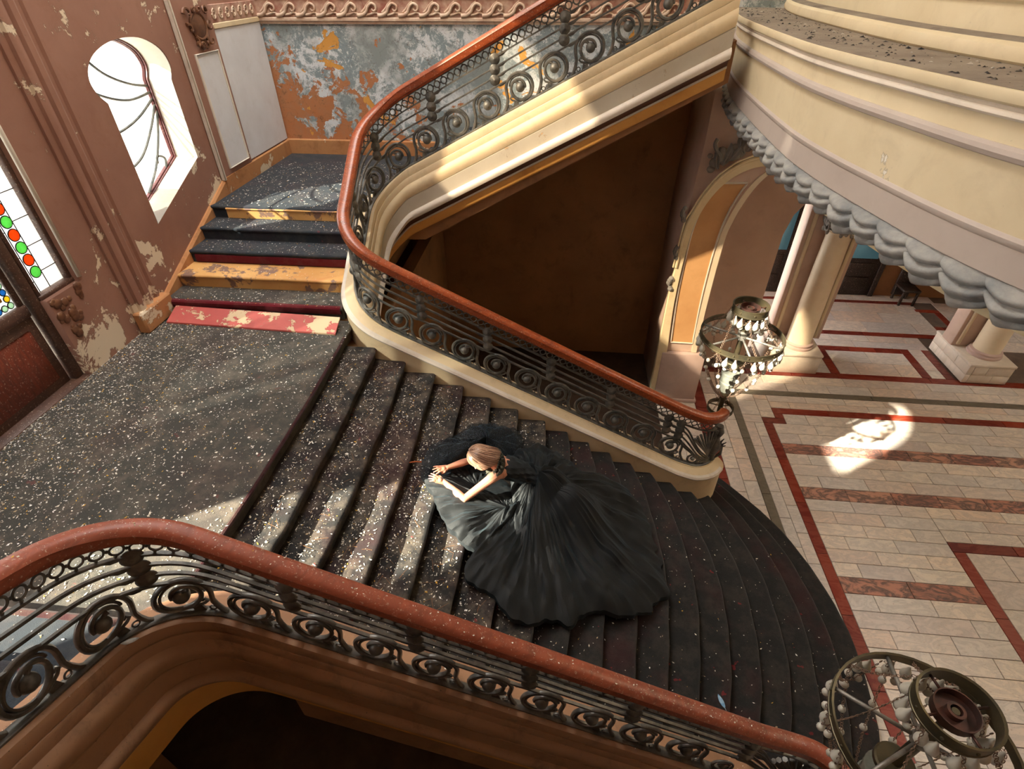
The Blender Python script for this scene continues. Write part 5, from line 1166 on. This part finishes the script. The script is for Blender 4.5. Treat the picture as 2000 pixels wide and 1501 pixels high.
# hair: a scalp shell and combed locks falling from the parting towards the shoulder
HC = head + V3(.004, .004, .012)
ha = MB(); ha.ball((0, 0, 0), .100, 22, 14, (1.05, .92, .95)); ha.v = [tuple(Vector(v) + HC) for v in ha.v]
rn = random.Random(2); ax = V3(-.80, -.05, .55).normalized(); e1 = V3(.55, -.25, .80); e1 = (e1 - ax * e1.dot(ax)).normalized(); e2 = ax.cross(e1)
for i in range(520):
    th = rn.gauss(-.30, 1.25); fr_ = max(0, math.cos(th)); ln = rn.uniform(1.95, 2.35) + .45 * fr_; lift = rn.uniform(.0, .014); pts = []
    st = rn.uniform(-.08, .22); wv_ = rn.uniform(-.12, .12)
    for t in range(13):
        u = t / 12; ph = st + ln * u; tt = th + wv_ * math.sin(3 * u); dr = ax * math.cos(ph) + (e1 * math.cos(tt) + e2 * math.sin(tt)) * math.sin(ph)
        rr = .110 + lift * math.sin(PI * u) + .003 * math.sin(u * 5 + th * 9); p = HC + V3(dr.x * 1.05, dr.y * .95, dr.z * .96) * rr
        if u > .58:
            e = ((u - .58) / .42) ** 1.5; p += V3(.105, .004, .040) * e * fr_ + V3(.03, -.05, -.01) * e * max(0, -math.sin(th)) + V3(.05, .05, .01) * e * max(0, math.sin(th)) * .6
        pts.append(p)
    ha.tube(pts, [.003, .0042, .0048, .0050, .0050, .0048, .0046, .0042, .0038, .0033, .0026, .0018, .0006], 5)
part('hair', ha, 'hair', person, smooth=True)
# skirt: folds fan out from the waist and settle over the treads
def body_bump(x, y):
    g = lambda cx, cy, sx, sy, h: h * math.exp(-((x - cx) / sx) ** 2 - ((y - cy) / sy) ** 2)
    return max(g(.02, 3.95, .26, .22, .31), g(.30, 3.80, .28, .24, .25), g(.02, 4.25, .34, .26, .17), g(-.22, 3.94, .16, .17, .235))
def drape(name, bpts, ctr, mat, seed, top, amp, F, base=.012, n=14, NR=54, wav=.035):
    bd_ = catmull([(a, c, 0) for a, c in bpts], n, closed=True); nb = len(bd_); rows = []
    def pt(i, r_):
        p = bd_[i]; a = math.atan2(p.y - ctr[1], p.x - ctr[0]); reach = math.hypot(p.x - ctr[0], p.y - ctr[1])
        nv = lambda f, g, s2: mnoise.noise(Vector((math.cos(a) * f, math.sin(a) * f, r_ * g + seed + s2)))
        edge = 1 + (wav * nv(6, 0, 9) + wav * .6 * nv(15, 0, 19)) * r_
        tw = .16 * nv(2.2, 1.6, 4) * r_ * (1 - r_)
        x = ctr[0] + (p.x - ctr[0]) * r_ * edge - (p.y - ctr[1]) * tw; y = ctr[1] + (p.y - ctr[1]) * r_ * edge + (p.x - ctr[0]) * tw
        rid = (1 - abs(nv(F, .9, 0)) * 2.6) * .55 + (1 - abs(nv(F * 2.3, 1.8, 20)) * 2.6) * .40 + (1 - abs(nv(F * 5, 4, 40)) * 2.6) * .17 + mnoise.noise(Vector((x * 5, y * 5, seed))) * .5
        lump = .55 + .9 * nv(1.6, 1.8, 60)
        fall = max(0., 1 - r_ ** 2.6)
        h = top * fall * max(.15, lump) * min(1, reach / .6) + amp * (r_ ** .75) * (1 - .72 * r_ ** 7) * min(1, .35 + reach / 1.2) * (rid + .35) + body_bump(x, y) * (.35 + .65 * fall if r_ > .3 else 1)
        return (x, y, stair_plane(x) + base + max(0, h))
    for j in range(NR + 1): rows.append([pt(i, .012 + .988 * (j / NR) ** .9) for i in range(nb)])
    rows.append([(p[0], p[1], stair_plane(p[0]) - .025) for p in rows[-1]])
    m = MB(); m.grid(rows, closed_u=True); return part(name, m, mat, person, smooth=True)
SKA = [(-0.43, 4.10), (-0.421, 4.40), (-0.282, 4.568), (-0.091, 4.678), (0.098, 4.674), (0.227, 4.60), (0.468, 4.50), (0.828, 4.594), (1.073, 4.37), (1.223, 3.955), (1.306, 3.492), (1.266, 3.235), (1.002, 2.979), (0.595, 2.794), (0.198, 2.591), (-0.17, 2.493), (-0.404, 2.567), (-0.621, 2.668), (-0.704, 2.817), (-0.62, 3.02), (-.46, 3.35), (-.40, 3.75)]
drape('skirt', SKA, (-.13, 3.90), 'gown', 3.3, .20, .115, 3.6, .012, 16, 60, .06)
SKC = [(-1.115, 3.405), (-1.225, 3.51), (-1.15, 3.60), (-.92, 3.60), (-.66, 3.66), (-.42, 3.74), (-.30, 3.62), (-.34, 3.36), (-.44, 3.12), (-.62, 2.98), (-.80, 3.02), (-.93, 3.12), (-1.03, 3.25)]
drape('gauze_overskirt', SKC, (-.42, 3.56), 'gauze', 8.1, .06, .075, 4.2, .03, 12, 40, .05)
SKD = [(-.36, 4.02), (-.20, 4.16), (.02, 4.28), (.22, 4.12), (.20, 3.78), (.12, 3.40), (.16, 3.05), (.02, 2.86), (-.16, 3.02), (-.30, 3.30), (-.36, 3.62), (-.40, 3.85)]
drape('under_cloth', [(-1.20, 3.62), (-1.10, 3.80), (-.92, 3.92), (-.72, 3.98), (-.46, 3.92), (-.34, 3.70), (-.46, 3.50), (-.72, 3.40), (-.95, 3.42), (-1.12, 3.50)], (-.72, 3.68), 'gown', 2.4, .02, .05, 4.0, .018, 10, 26, .04)
drape('waist_drape', SKD, (-.19, 3.92), 'gauze', 5.6, .07, .085, 4.6, .055, 12, 44, .05)
# tulle veil heaped above her head
VL = [(-1.256, 3.543), (-1.305, 3.835), (-1.243, 4.085), (-1.089, 4.274), (-0.913, 4.588), (-0.693, 4.725), (-0.454, 4.782), (-0.325, 4.645), (-0.377, 4.401), (-0.511, 4.165), (-0.787, 3.937), (-1.007, 3.675)]
vb = catmull([(a, c, 0) for a, c in VL], 10, closed=True); cv = (-.72, 4.28); rows = []
for layer in range(2):
    rows = []
    for j in range(19):
        r_ = max(.01, j / 18); row = []
        for i, p in enumerate(vb):
            a = 2 * PI * i / len(vb); sc = r_ * (1.0 if layer == 0 else .86); x = cv[0] + (p.x - cv[0]) * sc; y = cv[1] + (p.y - cv[1]) * sc
            f = math.sin(23 * a + 5 * r_ + layer) * .4 + math.sin(11 * a + 2 + layer * 2 - 4 * r_) * .6
            row.append((x, y, stair_plane(x) + .01 + layer * .03 + (.12 + .04 * layer) * (1 - r_ ** 2) * (.6 + .4 * math.sin(3 * a + layer)) + .022 * f * r_ + .02))
        rows.append(row)
    m = MB(); m.grid(rows, closed_u=True); part('tulle_veil', m, 'veil', person, smooth=True)

# ================================================================== DEBRIS
fk = MB(); rn = random.Random(31)
def flake(c, r_, nrm=(0, 0, 1)):
    a = rn.uniform(0, 6.3); ca_, sa = math.cos(a) * r_, math.sin(a) * r_; k_ = rn.uniform(.25, .7); t1, t2 = rn.uniform(0, .5) * r_, rn.uniform(0, .5) * r_
    x, y, z = c; o = len(fk.v)
    fk.v += [(x + ca_, y + sa, z + t1), (x - sa * k_, y + ca_ * k_, z), (x - ca_, y - sa, z + t2), (x + sa * k_, y - ca_ * k_, z + .001)]; fk.f.append((o, o + 1, o + 2, o + 3))
def size(): return rn.choice([.0035, .004, .005, .006, .0075, .010, .014]) * rn.uniform(.7, 1.2)
n = 0
while n < 10500:                                                    # landing: thickest along the window wall
    x = -5 + 2.5 * rn.random() ** 1.25; y = rn.uniform(1.7, 5.5)
    if rn.random() < .35 + .65 * (1 - (x + 5) / 2.5): flake((x, y, ZL + .004), size()); n += 1
for k_ in range(1, 19):
    cnt = int(lerp_keys([(1, 1150), (4, 1050), (7, 560), (8, 220), (10, 90), (18, 34)], k_)); hw = min(1.6, half_k.get(k_, HALF) - .05)
    for _ in range(cnt):
        y = YC + rn.uniform(-hw, hw); u = rn.random(); x = nose_x(k_, y) - .01 - .34 * (u ** .7); flake((x, y, (19 - k_) * R + .006), size())
for j in range(5):
    for _ in range([460, 160, 330, 380, 1700][j]):
        y = 5.57 + .379 * j + rn.random() * (.36 if j < 4 else 2.2) ; flake((rn.uniform(-4.9, -2.7), y, (20 + j) * R + .005), size() * (1.2 if j == 4 else 1))
for j in range(5):
    for _ in range(120):
        y = 5.57 + .379 * j + rn.random() * (.36 if j < 4 else 1.0); flake((rn.uniform(-4.9, -2.7), 2 * YC - y, (20 + j) * R + .005), size())
for n in range(12):
    for _ in range(160): flake((-2.39 + .33 * n + rn.random() * .31, rn.uniform(7.25, 9.7), ZL2 + R * (n + 1) + .005), size() * 1.1)
for _ in range(420):                                               # dust and grit on the near curb and both handrails
    d = rn.uniform(.3, path_near.len - .2); n_ = rn.uniform(-.15, .08); flake(path_near.w(d, n_, .006 - abs(n_) * .2, True), size() * .55)
for _ in range(420): d = rn.uniform(.2, path_near.len - .2); flake(path_near.w(d, rn.uniform(-.04, .04), .920, True), size() * .5)
tag(link('paint_flakes', fk.mesh('paint_flakes'), 'flakes'), 'pale paint flakes and grit scattered over carpet and landing', 'debris', None, 'stuff')
nd = MB()
for _ in range(170):
    k_ = rn.randint(1, 6); y = YC + rn.uniform(-1.5, 1.5); x = nose_x(k_, y) - rn.uniform(.05, .32); a = rn.uniform(0, 6.3); L_ = rn.uniform(.03, .07); z = (19 - k_) * R + .008
    nd.tube([(x - math.cos(a) * L_, y - math.sin(a) * L_, z), (x, y + rn.uniform(-.01, .01), z + .006), (x + math.cos(a) * L_, y + math.sin(a) * L_, z)], .0012, 4)
tag(link('pine_needles', nd.mesh('pine_needles'), 'needle'), 'dry brown pine needles lying on the upper treads', 'debris', None, 'stuff')
def feather(p, ang, ln, mt, label):
    root = empty('feather', p, label, 'feather', 'stray feathers'); p = Vector(p); d = V3(math.cos(ang), math.sin(ang), 0); s_ = V3(-d.y, d.x, 0)
    part('quill', MB().tube([p - d * ln * .6 + V3(0, 0, .003), p + V3(0, 0, .006), p + d * ln * .5 + V3(0, 0, .004)], [.0016, .0012, .0006], 5), 'feather_white', root)
    m = MB(); m.grid([[p + d * ln * (t - .35) + s_ * w_ * .16 * ln * math.sin(PI * min(1, t * 1.02)) ** .6 + V3(0, 0, .004 + .006 * (1 - w_ * w_)) for w_ in (-1, -.5, 0, .5, 1)] for t in [q / 10 for q in range(11)]]); m2 = len(m.v); m.grid([[Vector(m.v[r_ * 5 + c]) - V3(0, 0, .0015) for c in range(5)] for r_ in range(11)]); part('vane', m, mt, root, smooth=True)
feather((1.782, 2.40, .995), 1.9, .13, 'feather_blue', 'small blue feather on a black tread beside the near handrail')
pn_ = path_near.w(path_near.find(lambda q: abs(q.x + 2.32) + abs(q.y - 1.36)), .06, .004, True)
feather(tuple(pn_), .5, .10, 'feather_white', 'long white feather lying on the bend of the near curb')
tw = MB().tube([(-1.42, 3.70, 2.648), (-1.36, 3.715, 2.652), (-1.30, 3.72, 2.648)], .006, 6); tag(link('stick', tw.mesh('stick', True), 'twig'), 'short orange stick on the tread beyond her hands', 'stick', 'orange sticks')
tw = MB().tube([(2.36, 5.32, .505), (2.42, 5.23, .50), (2.47, 5.14, .505)], .007, 6); tag(link('stick', tw.mesh('stick', True), 'twig'), 'orange stick on the bottom steps beside the curb foot', 'stick', 'orange sticks')
